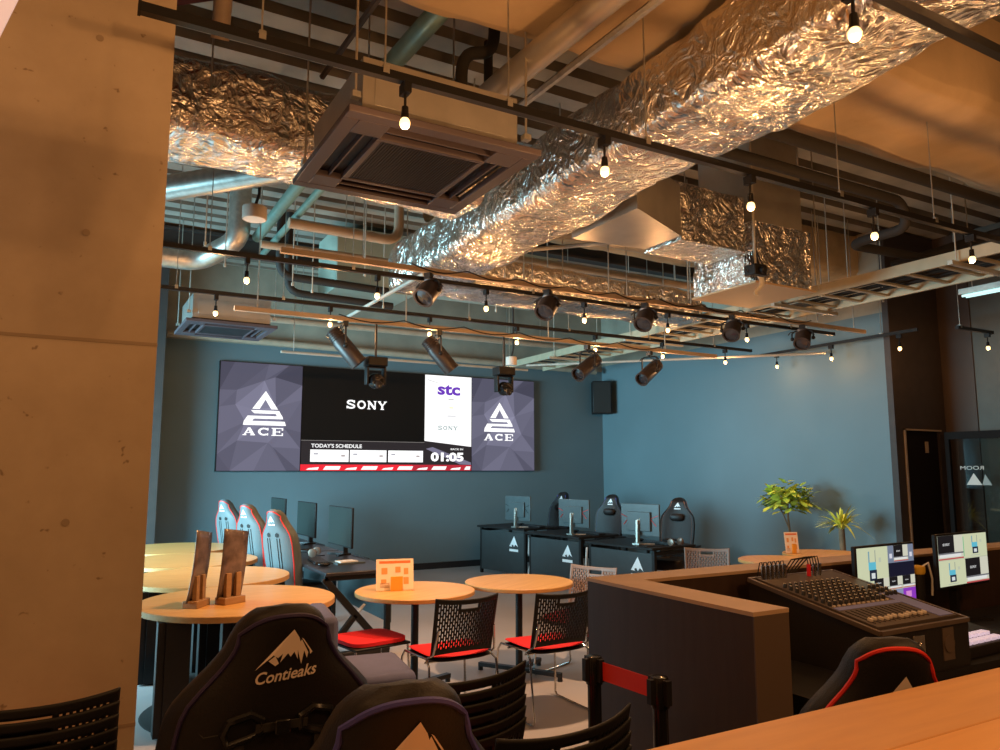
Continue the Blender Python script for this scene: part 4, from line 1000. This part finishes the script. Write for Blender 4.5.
for y, wh in ((7.2, 'nearest braced desk'), (8.75, 'middle braced desk'), (10.3, 'farthest braced desk')):
    keyboard(f'black keyboard on the {wh}', (2.06, y, .73), R(84))
for (x, y), wh in zip(((2.02, 6.86), (2.04, 8.28), (2.04, 9.85)), ('nearest braced desk', 'middle braced desk', 'farthest braced desk')):
    mouse(f'black computer mouse on the {wh}', (x, y, .73), R(80))
headset('black and silver headset lying on the nearest braced desk', (2.15, 7.68, .73), R(60))
headset('black and silver headset lying on the middle braced desk', (2.1, 9.3, .73), R(40))
t = thing('notebook_stack', 'grey mouse mat and booklet on the nearest braced desk', 'booklet', (2.28, 7.02, .73), R(8))
MB().box(-.14, .14, -.11, .11, 0, .012).build('booklet', 'mon_back', t, smooth=0); MB().box(-.09, .09, -.06, .07, .012, .02).build('top_sheet', 'paper', t, smooth=0)
for i, (y, wh) in enumerate(((7.4, 'nearest'), (8.9, 'middle'), (10.2, 'farthest'))):
    b = MB()
    for k in range(3): b.tube([(2.546, y-.25+.1*k, .74), (2.546-.004*k, y-.02, .74), (2.535, y+.12*k, .745), (2.59, y+.1*k, .72), (2.60, y+.05*k, .45), (2.56, y+.2, .30)], .006, 6)
    tag(b.build('desk_cables', 'rubber'), f'loose black cables behind the {wh} braced desk', 'cable')
b = MB().tube([(1.99, 6.50, .60), (2.10, 6.50, .45), (2.2, 6.62, .40), (2.22, 6.66, .3), (2.3, 6.55, .42), (2.2, 6.7, .2)], .012, 6)
tag(b.build('white_cable_bundle', 'white'), 'white cables hanging inside the nearest braced desk frame', 'cable')
# logo desks
DD = [(-R(0)+math.atan2(.2, 1), 5.66, 10.70, 'farthest from the booth', 10.02), (math.atan2(.14, 1), 5.66, 9.22, 'in the middle', 8.53), (math.atan2(.13, 1), 5.58, 7.68, 'nearest the booth', 7.05)]
for ang, x, y, wh, my in DD:
    t = thing('logo_desk', f'black desk with white emblem on its front panel, {wh}', 'desk', (x, y, 0), ang-PI/2, 'black desks with white emblems')
    # local x runs along the front (toward the camera), local +y goes back to the chair
    MB().box(-.04, 1.06, -.05, .70, .70, .73).build('desktop', 'black', t, bevel=.005)
    MB().box(.02, 1.0, .0, .02, .06, .66).build('front_panel', 'desk_panel', t, smooth=0)
    for xx in (.0, 1.02): MB().box(xx-.02, xx+.02, .0, .04, 0, .70).box(xx-.02, xx+.02, .6, .64, 0, .70).box(xx-.02, xx+.02, .04, .6, .64, .68).build('leg_frame', 'black_metal', t, smooth=0)
    b = MB()
    for p in FIN: b.add([(.68+.21*a, -.002, .38+.23*c) for a, c in p], [tuple(range(len(p)))])
    b.build('emblem', 'emblem_cold', t, smooth=0)
    m_ = monitor('desk_monitor', f'monitor seen from behind with curved line detail, on the logo desk {wh}', (x+.28, my, .73), R(102), .56, .37, .10, 'screen_off', 'mon_back', 'monitors on the logo desks')
    b = MB(); 
    for s_ in (-1, 1): b.tube([(s_*.27, .016, .34), (s_*.16, .018, .30), (s_*.24, .016, .22)], .004, 5)
    b.build('back_stripe', 'red_trim' if wh != 'farthest from the booth' else 'black', m_)
    keyboard(f'dark keyboard on the logo desk {wh}', (x+.50, my-.08, .73), R(100))
    mouse(f'dark mouse on the logo desk {wh}', (x+.52, my+.30, .73), R(100))
    tag(MB().tube([(x+.15, my-.2, .74), (x+.05, my-.35, .737), (x+.12, my-.3, .737), (x+.34, my-.33, .737)], .006, 6).build('desk_cable', 'rubber'), f'black cable looped on the logo desk {wh}', 'cable')
headset('pale headset lying at the end of the nearest logo desk', (6.08, 6.71, .73), R(10))
for (x, y), wh in zip(((5.84, 9.52), (5.75, 7.98)), ('farthest and middle', 'middle and nearest')):
    tag(MB().tube([(x, y, .62), (x-.03, y-.02, .4), (x+.03, y, .3), (x-.04, y-.04, .15), (x-.1, y-.1, .012), (x-.2, y-.1, .012)], .014, 6).build('white_cable_bundle', 'white'), f'white cables hanging between the {wh} logo desks', 'cable')

# ================================================================== BOOTH
t = thing('booth_partition', 'dark veneer low partition with tan wooden cap, corner facing the bistro tables', 'partition')
MB().box(2.12, 2.295, 1.95, 2.94, 0, 1.085).box(2.295, 9.6, 2.76, 2.94, 0, 1.085).build('panel', 'booth', t, smooth=0)
b = MB().poly([(2.115, 1.945), (2.30, 1.945), (2.30, 2.755), (9.6, 2.755), (9.6, 2.945), (2.115, 2.945)], 1.085, 1.10)
b.build('cap', 'booth_top', t, smooth=0)
MB().box(2.118, 2.297, 1.944, 1.95, 0, 1.085).build('end_panel', mat('booth_end', (.11, .075, .055), .5), t, smooth=0)
b = MB(); b.at((2.118, 2.55, .72), (0, PI/2, 0)); b.lathe([(.006, 0), (.006, .004)], 12); b.build('indicator', 'green_led', t)
t = thing('booth_desk', 'black control desk inside the booth carrying mixer and monitors', 'desk')
MB().box(2.46, 5.6, 1.98, 2.74, .715, .745).build('desktop', 'black', t, smooth=0)
for x in (2.46, 4.0, 5.55): MB().box(x, x+.03, 1.99, 2.70, 0, .715).build('side_panel', 'black', t, smooth=0)
MB().box(2.49, 5.55, 2.70, 2.72, .2, .715).build('rear_panel', 'black', t, smooth=0)
# mixer in its flight case: local x across, local y away from operator
MX, MY, MZ = 2.885, 1.99, .745
t = thing('audio_mixer', 'large audio mixing console with rows of knobs in a black flight case', 'mixer', (MX, MY, MZ), 0)
WX, DY, ZF, ZB = .62, .68, .195, .325
def sl(y): return ZF+(ZB-ZF)*y/DY
case = MB(); e = .018
case.add([(0, 0, 0), (WX, 0, 0), (WX, DY, 0), (0, DY, 0), (0, 0, ZF), (WX, 0, ZF), (WX, DY, ZB), (0, DY, ZB)], [(0, 3, 2, 1), (0, 1, 5, 4), (1, 2, 6, 5), (2, 3, 7, 6), (3, 0, 4, 7), (4, 5, 6, 7)])
case.build('flight_case', 'case', t, smooth=0)
b = MB()
for x in (0, WX): b.bar((x, 0, ZF), (x, DY, ZB), .018, .018)
b.bar((0, 0, ZF), (WX, 0, ZF), .018, .018); b.bar((0, DY, ZB), (WX, DY, ZB), .018, .018); b.build('case_edging', 'spot_face', t, smooth=0)
def ps(x, y, dz=0.): return (x, y, sl(y)+dz)
def plate(x0, x1, y0, y1, dz): return MB().add([ps(x0, y0, dz), ps(x1, y0, dz), ps(x1, y1, dz), ps(x0, y1, dz), ps(x0, y0, 0), ps(x1, y0, 0), ps(x1, y1, 0), ps(x0, y1, 0)], [(0, 1, 2, 3), (4, 5, 1, 0), (5, 6, 2, 1), (6, 7, 3, 2), (7, 4, 0, 3)])
plate(.03, WX-.03, .03, DY-.02, .012).build('control_panel', 'mixer', t, smooth=0)
plate(.04, WX-.05, .215, .245, .014).build('blue_band', 'mixer_blue', t, smooth=0)
plate(WX-.14, WX-.04, .04, .33, .0145).build('master_section', 'mixer_blue', t, smooth=0)
ang = math.atan2(ZB-ZF, DY)
k0 = None; kk = 0
for c in range(11):
    for r_ in range(8):
        x = .055+c*.038; y = .275+r_*.034
        if k0 is None:
            q = MB(); q.lathe([(.0095, 0), (.008, .016), (.0065, .019)], 10, 0).box(-.0026, .0026, -.001, .009, .015, .0205, 1)
            k0 = q.build('knob', ['knob', 'knob_cap'], t, smooth=30); o = k0
        else:
            o = k0.copy(); COL.objects.link(o); o.parent = t
        o.location = ps(x, y, .012); o.rotation_euler = (ang, 0, .4*math.sin(c*3+r_*2))
f0 = None
for c in range(12):
    x = .06+c*.034; y = .085+.006*math.sin(c*1.7)
    if f0 is None:
        f0 = MB().box(-.006, .006, -.011, .011, 0, .013).build('fader', 'fader', t, bevel=.002); o = f0
    else: o = f0.copy(); COL.objects.link(o); o.parent = t
    o.location = ps(x, y, .013); o.rotation_euler = (ang, 0, 0)
b = MB()
for c in range(12): b.bar(ps(.06+c*.034, .06, .0135), ps(.06+c*.034, .2, .0135), .004, .002)
b.build('fader_slot_strip', 'black', t, smooth=0)
for c in range(12): MB().box(.053+c*.034, .067+c*.034, .252, .26, sl(.256)+.012, sl(.256)+.018).build('channel_button', 'fader', t, smooth=0)
for c in range(3):
    for r_ in range(3):
        o = k0.copy(); COL.objects.link(o); o.parent = t; o.location = ps(WX-.12+c*.032, .30+r_*.045, .014); o.rotation_euler = (ang, 0, 0)
b = MB()
for x in (.17, .20): b.box(x, x+.02, -.006, 0, .04, .17)
MB().box(.205, .285, -.008, 0, .075, .165).cyl((.245, -.012, .12), (.245, -.02, .12), .018, n=12).build('butterfly_latch', 'chrome', t, bevel=.002)
MB().box(.42, .50, -.004, 0, .04, .175).at((.46, -.005, .108), (PI/2, 0, 0)).lathe([(.036, 0), (.036, .004), (.026, .002)], 22).build('latch_dish', 'spot_face', t)
for c in range(6):
    x = .05+c*.03
    MB().cyl(ps(x, .635, .012), (x, .635, sl(.635)+.075), .0105, n=12).build('jack_plug', 'chrome', t)
b = MB()
for c in range(6):
    x = .05+c*.03; b.tube([(x, .635, sl(.635)+.07), (x+.005, .645, sl(.635)+.09), (x+.02, .672, sl(.635)+.085), (x+.02, .695, sl(.635)+.0)], .0028, 6)
b.build('plug_cables', 'rubber', t)
for c, m_ in ((.36, 'red'), (.40, 'chrome'), (.44, 'chrome')):
    MB().cyl(ps(c, .62, .012), (c, .62, sl(.62)+.07), .010, n=12).build('cable_plug', m_, t)
b = MB()
for c in range(5): b.tube([(.36+c*.02, .62, sl(.62)+.06), (.36+c*.02, .63, sl(.62)+.105), (.30+c*.03, .675, sl(.62)+.09), (.24+c*.02, .70, sl(.62)+.0)], .0034, 6)
b.build('cable_loom', 'rubber', t)
# booth monitors
def bmon(lab, x0, x1, z0, z1, y, rz, layout):
    w = x1-x0; h = z1-z0
    t = monitor('control_monitor', lab, ((x0+x1)/2, y, .745), rz, w, h, z0-.745, 'black', 'black')
    b = MB(); z0_ = z0-.745+.018; hh = h-.028; ww = w-.02
    def q(a0, a1, c0, c1, col, d=0.): b.add([(-ww/2+ww*a0, -.0155-d, z0_+hh*c0), (-ww/2+ww*a1, -.0155-d, z0_+hh*c0), (-ww/2+ww*a1, -.0155-d, z0_+hh*c1), (-ww/2+ww*a0, -.0155-d, z0_+hh*c1)], [(0, 1, 2, 3)], 0, col)
    CR = (.72, .76, .50)
    def plan(a0, a1, c0, c1):
        q(a0, a1, c0, c1, CR); A = a1-a0; C = c1-c0
        q(a0+A*.36, a0+A*.6, c0+C*.42, c0+C*.62, (.14, .58, .75), .0005); q(a0+A*.38, a0+A*.62, c0+C*.14, c0+C*.42, (.02, .03, .06), .0005); q(a0+A*.44, a0+A*.56, c0+C*.2, c0+C*.34, (.8, .85, .85), .001)
        q(a0+A*.36, a0+A*.4, c0+C*.62, c0+C*.9, (.2, .4, .5), .0005); q(a0+A*.58, a0+A*.6, c0+C*.62, c0+C*.92, (.25, .3, .3), .0005)
        q(a0+A*.7, a0+A*.78, c0+C*.6, c0+C*.72, (.6, .65, .5), .0005); q(a0+A*.3, a0+A*.7, c0+C*.06, c0+C*.08, (.45, .5, .5), .0005)
    def feed(a0, a1, c0, c1):
        A = a1-a0; C = c1-c0; q(a0, a1, c0, c1, (.75, .74, .6), .0002); q(a0, a0+A*.64, c0+C*.28, c1, (.015, .013, .015), .0005)
        q(a0, a1, c0, c0+C*.06, (.6, .1, .1), .0008); q(a0+A*.05, a0+A*.9, c0+C*.1, c0+C*.22, (.9, .9, .88), .0008); q(a0, a1, c0+C*.22, c0+C*.28, (.2, .2, .22), .0006)
        put2d(b, slab('SONY', .1), lambda u, v: (-ww/2+ww*(a0+A*(.18+.28*u)), -.0175, z0_+hh*(c0+C*(.58+.10*v))), 0, (.85, .85, .85))
    def wall(a0, a1, c0, c1): 
        q(a0, a1, c0, c1, (.22, .26, .36)); A = a1-a0; q(a0+A*.06, a0+A*.16, c0+.08, c0+.16, (.8, .8, .9), .0003); q(a0+A*.84, a0+A*.94, c0+.08, c0+.16, (.8, .8, .9), .0003); feed(a0+A*.22, a0+A*.78, c0+.02, c1)
    layout(q, plan, feed, wall); b.build('picture', 'monitor_pic', t, smooth=0)
def layA(q, plan, feed, wall):
    q(0, 1, 0, 1, (.62, .66, .48), -.0006); plan(0, .52, .34, 1); wall(.53, 1, .70, 1); q(.53, 1, .46, .70, (.012, .012, .03))
    feed(.27, .52, .25, .46); feed(.53, .76, .25, .46); feed(.77, 1, .25, .46); q(.53, .77, .0, .24, (.3, .33, .5)); q(.77, 1, 0, .24, (.32, .05, .6)); q(.82, .92, .08, .18, (.8, .3, .75), .0005); q(0, .27, .0, .34, (.66, .7, .48), -.0003); q(.27, .53, 0, .25, (.5, .55, .55), -.0003)
def layB(q, plan, feed, wall):
    q(0, 1, 0, 1, (.6, .64, .46), -.0006); feed(0, .5, .52, 1); plan(.5, 1, .52, 1); plan(0, .52, 0, .5); feed(.52, 1, 0, .5); q(.5, .515, .55, .95, (.2, .6, .3), .001)
bmon('control monitor showing many camera windows, directly behind the mixing console', 3.525, 4.07, .875, 1.205, 2.575, R(3), layA)
bmon('control monitor showing four camera windows, farther from the mixing console', 4.20, 4.78, .935, 1.24, 2.56, R(4), layB)
t = thing('tape_dispenser', 'dark round gadget with yellow tape between the two control monitors', 'tape', (4.125, 2.60, .745), 0)
MB().lathe([(.035, 0), (.035, .25), (.03, .28)], 18).build('can', 'black', t)
MB().lathe([(.037, .28), (.042, .29), (.042, .32), (.03, .325)], 18).build('tape_roll', 'yellow', t)
MB().tube([(.02, -.02, .32), (.06, -.03, .34), (.09, -.03, .25), (.08, -.03, .16)], .006, 6).build('cable', 'white', t)
t = thing('video_switcher', 'black video switcher with rows of lit white buttons on the control desk', 'switcher', (3.60, 2.04, .745), R(2))
MB().add([(-.02, 0, 0), (.42, 0, 0), (.42, .24, 0), (-.02, .24, 0), (-.02, 0, .05), (.42, 0, .05), (.42, .24, .09), (-.02, .24, .09)], [(0, 3, 2, 1), (4, 5, 6, 7), (0, 1, 5, 4), (1, 2, 6, 5), (2, 3, 7, 6), (3, 0, 4, 7)]).build('housing', 'case', t, bevel=.004)
for r_ in range(2):
    for c in range(6): MB().box(.01+.055*c, .055+.055*c, .02+.055*r_, .062+.055*r_, .05+.01*r_, .068+.01*r_).build('button', 'white_lit', t, bevel=.003)
for c in range(7): MB().cyl((.02+.05*c, .18, .075), (.02+.05*c, .18, .1), .011, n=10).build('knob', 'knob', t)
t = thing('closed_laptop', 'closed grey laptop on the control desk in front of the switcher', 'laptop', (3.98, 1.94, .745), R(0)) if False else None
t = thing('desk_lamp_arm', 'thin black gooseneck microphone curving over the control desk', 'microphone', (5.0, 2.4, .745), 0)
MB().lathe([(.06, 0), (.06, .015), (.02, .022)], 20).build('base', 'black', t)
MB().tube([(0, 0, .02), (0, 0, .2), (-.05, -.03, .32), (-.14, -.06, .34), (-.2, -.08, .28)], .007, 8).build('gooseneck', 'black_metal', t)
MB().sphere((-.21, -.085, .27), .022, 12, 8).build('capsule', 'rubber', t)
# belt posts
def post(lab, x, y):
    t = thing('belt_post', lab, 'stanchion', (x, y, 0), 0, 'belt posts beside the booth')
    MB().lathe([(.15, 0), (.15, .012), (.03, .03)], 36).build('base', 'black_metal', t)
    MB().cyl((0, 0, .02), (0, 0, .86), .026, n=24).build('pole', 'black_gloss', t, smooth=50)
    MB().lathe([(.031, .80), (.033, .82), (.033, .885), (.028, .90), (.001, .903)], 24).build('cap', 'black_gloss', t, smooth=50)
    for sx, sy in ((0, -1), (0, 1), (-1, 0)): MB().bar((sx*.03, sy*.03, .855), (sx*.048, sy*.048, .855), .022 , .08).build('belt_slot', 'black', t, smooth=0)
    return t
a = post('black belt post at the booth corner, nearer the bistro tables', 1.755, 2.40); c_ = post('black belt post nearer the wooden counter', 1.78, 2.06)
MB().at((0, 0, 0), (0, 0, R(4))).box(-.001, .001, -.29, -.05, .822, .888).build('red_belt', 'red_trim', a, smooth=0)

# ================================================================== COUNTER
t = thing('counter', 'long orange-brown wooden counter in the near corner, two boards deep', 'counter')
MB().box(.35, 4.2, .90, 1.115, 1.06, 1.10).build('back_board', 'counter', t, bevel=.003)
MB().box(.35, 4.2, .25, .895, 1.06, 1.102).build('front_board', wood('counter_front_wood', (.70, .31, .045), (.80, .39, .07), .35, (.9, 9, 9)), t, bevel=.003)
MB().box(.45, 4.1, .35, .98, 0, 1.06).build('counter_body', 'booth', t, smooth=0)

# ================================================================== PLANTS
def leaf(b, base, d, L, w, bend=.3, n=4):
    d = Vector(d).normalized(); s_ = d.cross(Vector((0, 0, 1)))
    s_ = s_.normalized() if s_.length > .01 else Vector((1, 0, 0)); vs = []
    for i in range(n+1):
        f = i/n; c = Vector(base)+d*L*f+Vector((0, 0, -bend*L*f*f)); ww = w*math.sin(PI*min(1, .08+f*.92))**.8*.5
        vs += [tuple(c+s_*ww), tuple(c-s_*ww+Vector((0, 0, .0)))]
    b.add(vs, [(2*i, 2*i+1, 2*i+3, 2*i+2) for i in range(n)])
t = thing('potted_ficus', 'slim potted plant with a round leafy yellow-green crown by the blue wall', 'plant', (8.02, 6.72, 0))
MB().lathe([(.13, 0), (.17, .02), (.20, .38), (.205, .40), (.18, .40), (.17, .36), (.01, .36)], 32).build('pot', 'pot', t)
MB().tube([(0, 0, .36), (.01, -.01, .7), (-.01, .0, 1.0), (0, .01, 1.22)], .014, 8).tube([(0, 0, .9), (.06, .05, 1.1), (.1, .08, 1.22)], .008, 6).tube([(0, 0, .85), (-.08, .02, 1.05), (-.13, .05, 1.15)], .008, 6).build('stem', 'bark', t)
rnd = random.Random(3); b = MB(); b2 = MB()
for k in range(300):
    th, ph = rnd.uniform(0, 2*PI), math.acos(rnd.uniform(-.7, 1)); rr = .29*rnd.uniform(.2, 1)**.6
    c = Vector((rr*math.sin(ph)*math.cos(th), rr*math.sin(ph)*math.sin(th), 1.21+rr*.85*math.cos(ph)))
    leaf(b2 if rnd.random() < .45 else b, c, (math.cos(th)+rnd.uniform(-.6, .6), math.sin(th)+rnd.uniform(-.6, .6), rnd.uniform(-.5, .9)), rnd.uniform(.11, .18), rnd.uniform(.06, .095), .18)
b.build('foliage', 'leaf', t, smooth=60); b2.build('young_foliage', 'leaf2', t, smooth=60)
t = thing('potted_dracaena', 'smaller potted plant with arching strap leaves by the blue wall near the door', 'plant', (8.05, 5.98, 0))
MB().lathe([(.11, 0), (.15, .02), (.17, .34), (.15, .35), (.01, .32)], 32).build('pot', 'pot', t)
MB().tube([(0, 0, .32), (.01, .0, .6), (0, 0, .95)], .035, 10).build('trunk', 'bark', t)
b = MB()
for k in range(95):
    th = rnd.uniform(0, 2*PI); el = rnd.uniform(.05, 1.3); leaf(b, (.02*math.cos(th), .02*math.sin(th), .88+rnd.uniform(0, .1)), (math.cos(th)*math.cos(el), math.sin(th)*math.cos(el), math.sin(el)), rnd.uniform(.22, .36), .028, rnd.uniform(.2, .6), 5)
b.build('foliage', 'leaf2', t, smooth=60)

# ================================================================== GLASS DOOR
t = thing('glass_door', 'dark-framed open glass door with mirrored ROOM lettering and triangle emblem', 'door', (9.36, 5.42, 0), 0)
MB().box(-.02, .02, -.05, 0, 0, 2.06).box(-.02, .02, -1.0, -.95, 0, 2.06).box(-.02, .02, -.95, -.05, 1.97, 2.06).box(-.02, .02, -.95, -.05, 0, .1).build('frame', 'door_dark', t, smooth=0)
MB().box(-.004, .004, -.95, -.05, .1, 1.97).build('pane', 'glass', t, smooth=0)
wb = MB(); put2d(wb, text2d('ROOM', .0), lambda a, c: (-.006, -.43+.27*a, 1.60+.045*c)); wb.build('lettering', 'paper', t, smooth=0)
eb = MB().add([(-.006, -.31, 1.56), (-.006, -.22, 1.42), (-.006, -.40, 1.42)], [(0, 1, 2)]); eb.build('emblem', 'paper', t, smooth=0)
eb = MB().add([(-.006, -.44, 1.55), (-.006, -.40, 1.42), (-.006, -.51, 1.42)], [(0, 1, 2)]); eb.build('emblem', 'spot_face', t, smooth=0)
MB().cyl((-.05, -.72, .95), (-.05, -.72, 1.35), .013, n=12).cyl((-.05, -.72, 1.0), (0, -.72, 1.0), .008, n=8).cyl((-.05, -.72, 1.3), (0, -.72, 1.3), .008, n=8).build('pull_handle', 'chrome', t)
t = thing('door_closer', 'small pale sign plate high on the black door', 'sign', (9.30, 5.62, 1.88), 0)
MB().box(-.03, .03, -.004, .009, -.07, .07).build('plate', 'trim_pale', t, bevel=.003)

# ================================================================== LIGHT AND CAMERA
def lamp(kind, name, loc, energy, col, size=.2, rot=None, sy=None, **kw):
    l = bpy.data.lights.new(name, kind); l.energy = energy; l.color = col
    if kind == 'AREA':
        l.size = size
        if sy: l.shape = 'RECTANGLE'; l.size_y = sy
    else: l.shadow_soft_size = size
    for k, v in kw.items(): setattr(l, k, v)
    o = bpy.data.objects.new(name, l); COL.objects.link(o); o.location = loc
    if rot: o.rotation_euler = rot
    return o
def aim(o, p): o.rotation_euler = (Vector(p)-o.location).to_track_quat('-Z', 'Y').to_euler()
o = lamp('AREA', 'window_daylight', (-2.9, 8.5, 1.6), 590, (.40, .82, 1.), 4.2, sy=2.0, spread=R(110)); aim(o, (4.5, 10.0, .2))
lamp('POINT', 'counter_fill', (-.9, .2, 2.9), 40, WARM, .1)  # three added warm fills without fixtures, for unseen bulbs on the camera side
lamp('POINT', 'counter_fill', (2.2, -.2, 2.8), 75, WARM, .1)  # added fill, placed to brighten the counter
lamp('POINT', 'counter_fill', (4.2, .3, 2.9), 40, WARM, .1)
o = lamp('SPOT', 'table_fill', (1.6, 4.6, 3.1), 190, WARM, .05, spot_size=R(80), spot_blend=.8); aim(o, (1.3, 5.6, .7))  # four added fills over tables and floor, belonging to no modelled spotlight
o = lamp('SPOT', 'table_fill', (1.7, 7.4, 3.1), 170, WARM, .05, spot_size=R(80), spot_blend=.8); aim(o, (1.1, 8.0, .7))
o = lamp('SPOT', 'table_fill', (3.0, 4.2, 3.1), 300, (1., .60, .34), .05, spot_size=R(90), spot_blend=.8); aim(o, (2.8, 5.2, .5))
o = lamp('SPOT', 'table_fill', (6.4, 4.9, 3.1), 120, WARM, .05, spot_size=R(85), spot_blend=.8); aim(o, (6.6, 5.3, .7))
o = lamp('SPOT', 'plant_fill', (7.3, 5.9, 3.1), 75, (1., .86, .5), .04, spot_size=R(42), spot_blend=.8); aim(o, (8.03, 6.4, 1.1))  # added fill from above, only brightens the plants
o = lamp('SPOT', 'side_wall_fill', (4.6, 9.9, 2.3), 130, (.9, .95, 1.), .06, spot_size=R(62), spot_blend=.9); aim(o, (8.6, 6.9, 1.5))  # added cool fill from the video wall side, lights the blue wall
w = bpy.data.worlds.new('World'); S.world = w; w.use_nodes = True
w.node_tree.nodes['Background'].inputs['Color'].default_value = (.35, .45, .55, 1); w.node_tree.nodes['Background'].inputs['Strength'].default_value = .15
cd = bpy.data.cameras.new('camera'); cam = bpy.data.objects.new('camera', cd); COL.objects.link(cam)
cam.location = (0, 0, 1.6); cam.rotation_euler = (R(90+7.2), 0, R(-29.3)); cd.lens = 27.; cd.sensor_width = 36.; cd.clip_start = .05
S.camera = cam
S.view_settings.view_transform = 'Standard'; S.view_settings.look = 'None'; S.view_settings.exposure = 0.0
try:
    S.cycles.use_denoising = True; S.cycles.max_bounces = 6; S.cycles.diffuse_bounces = 3; S.cycles.glossy_bounces = 4; S.cycles.sample_clamp_indirect = 4.0; S.cycles.caustics_reflective = False
except Exception: pass
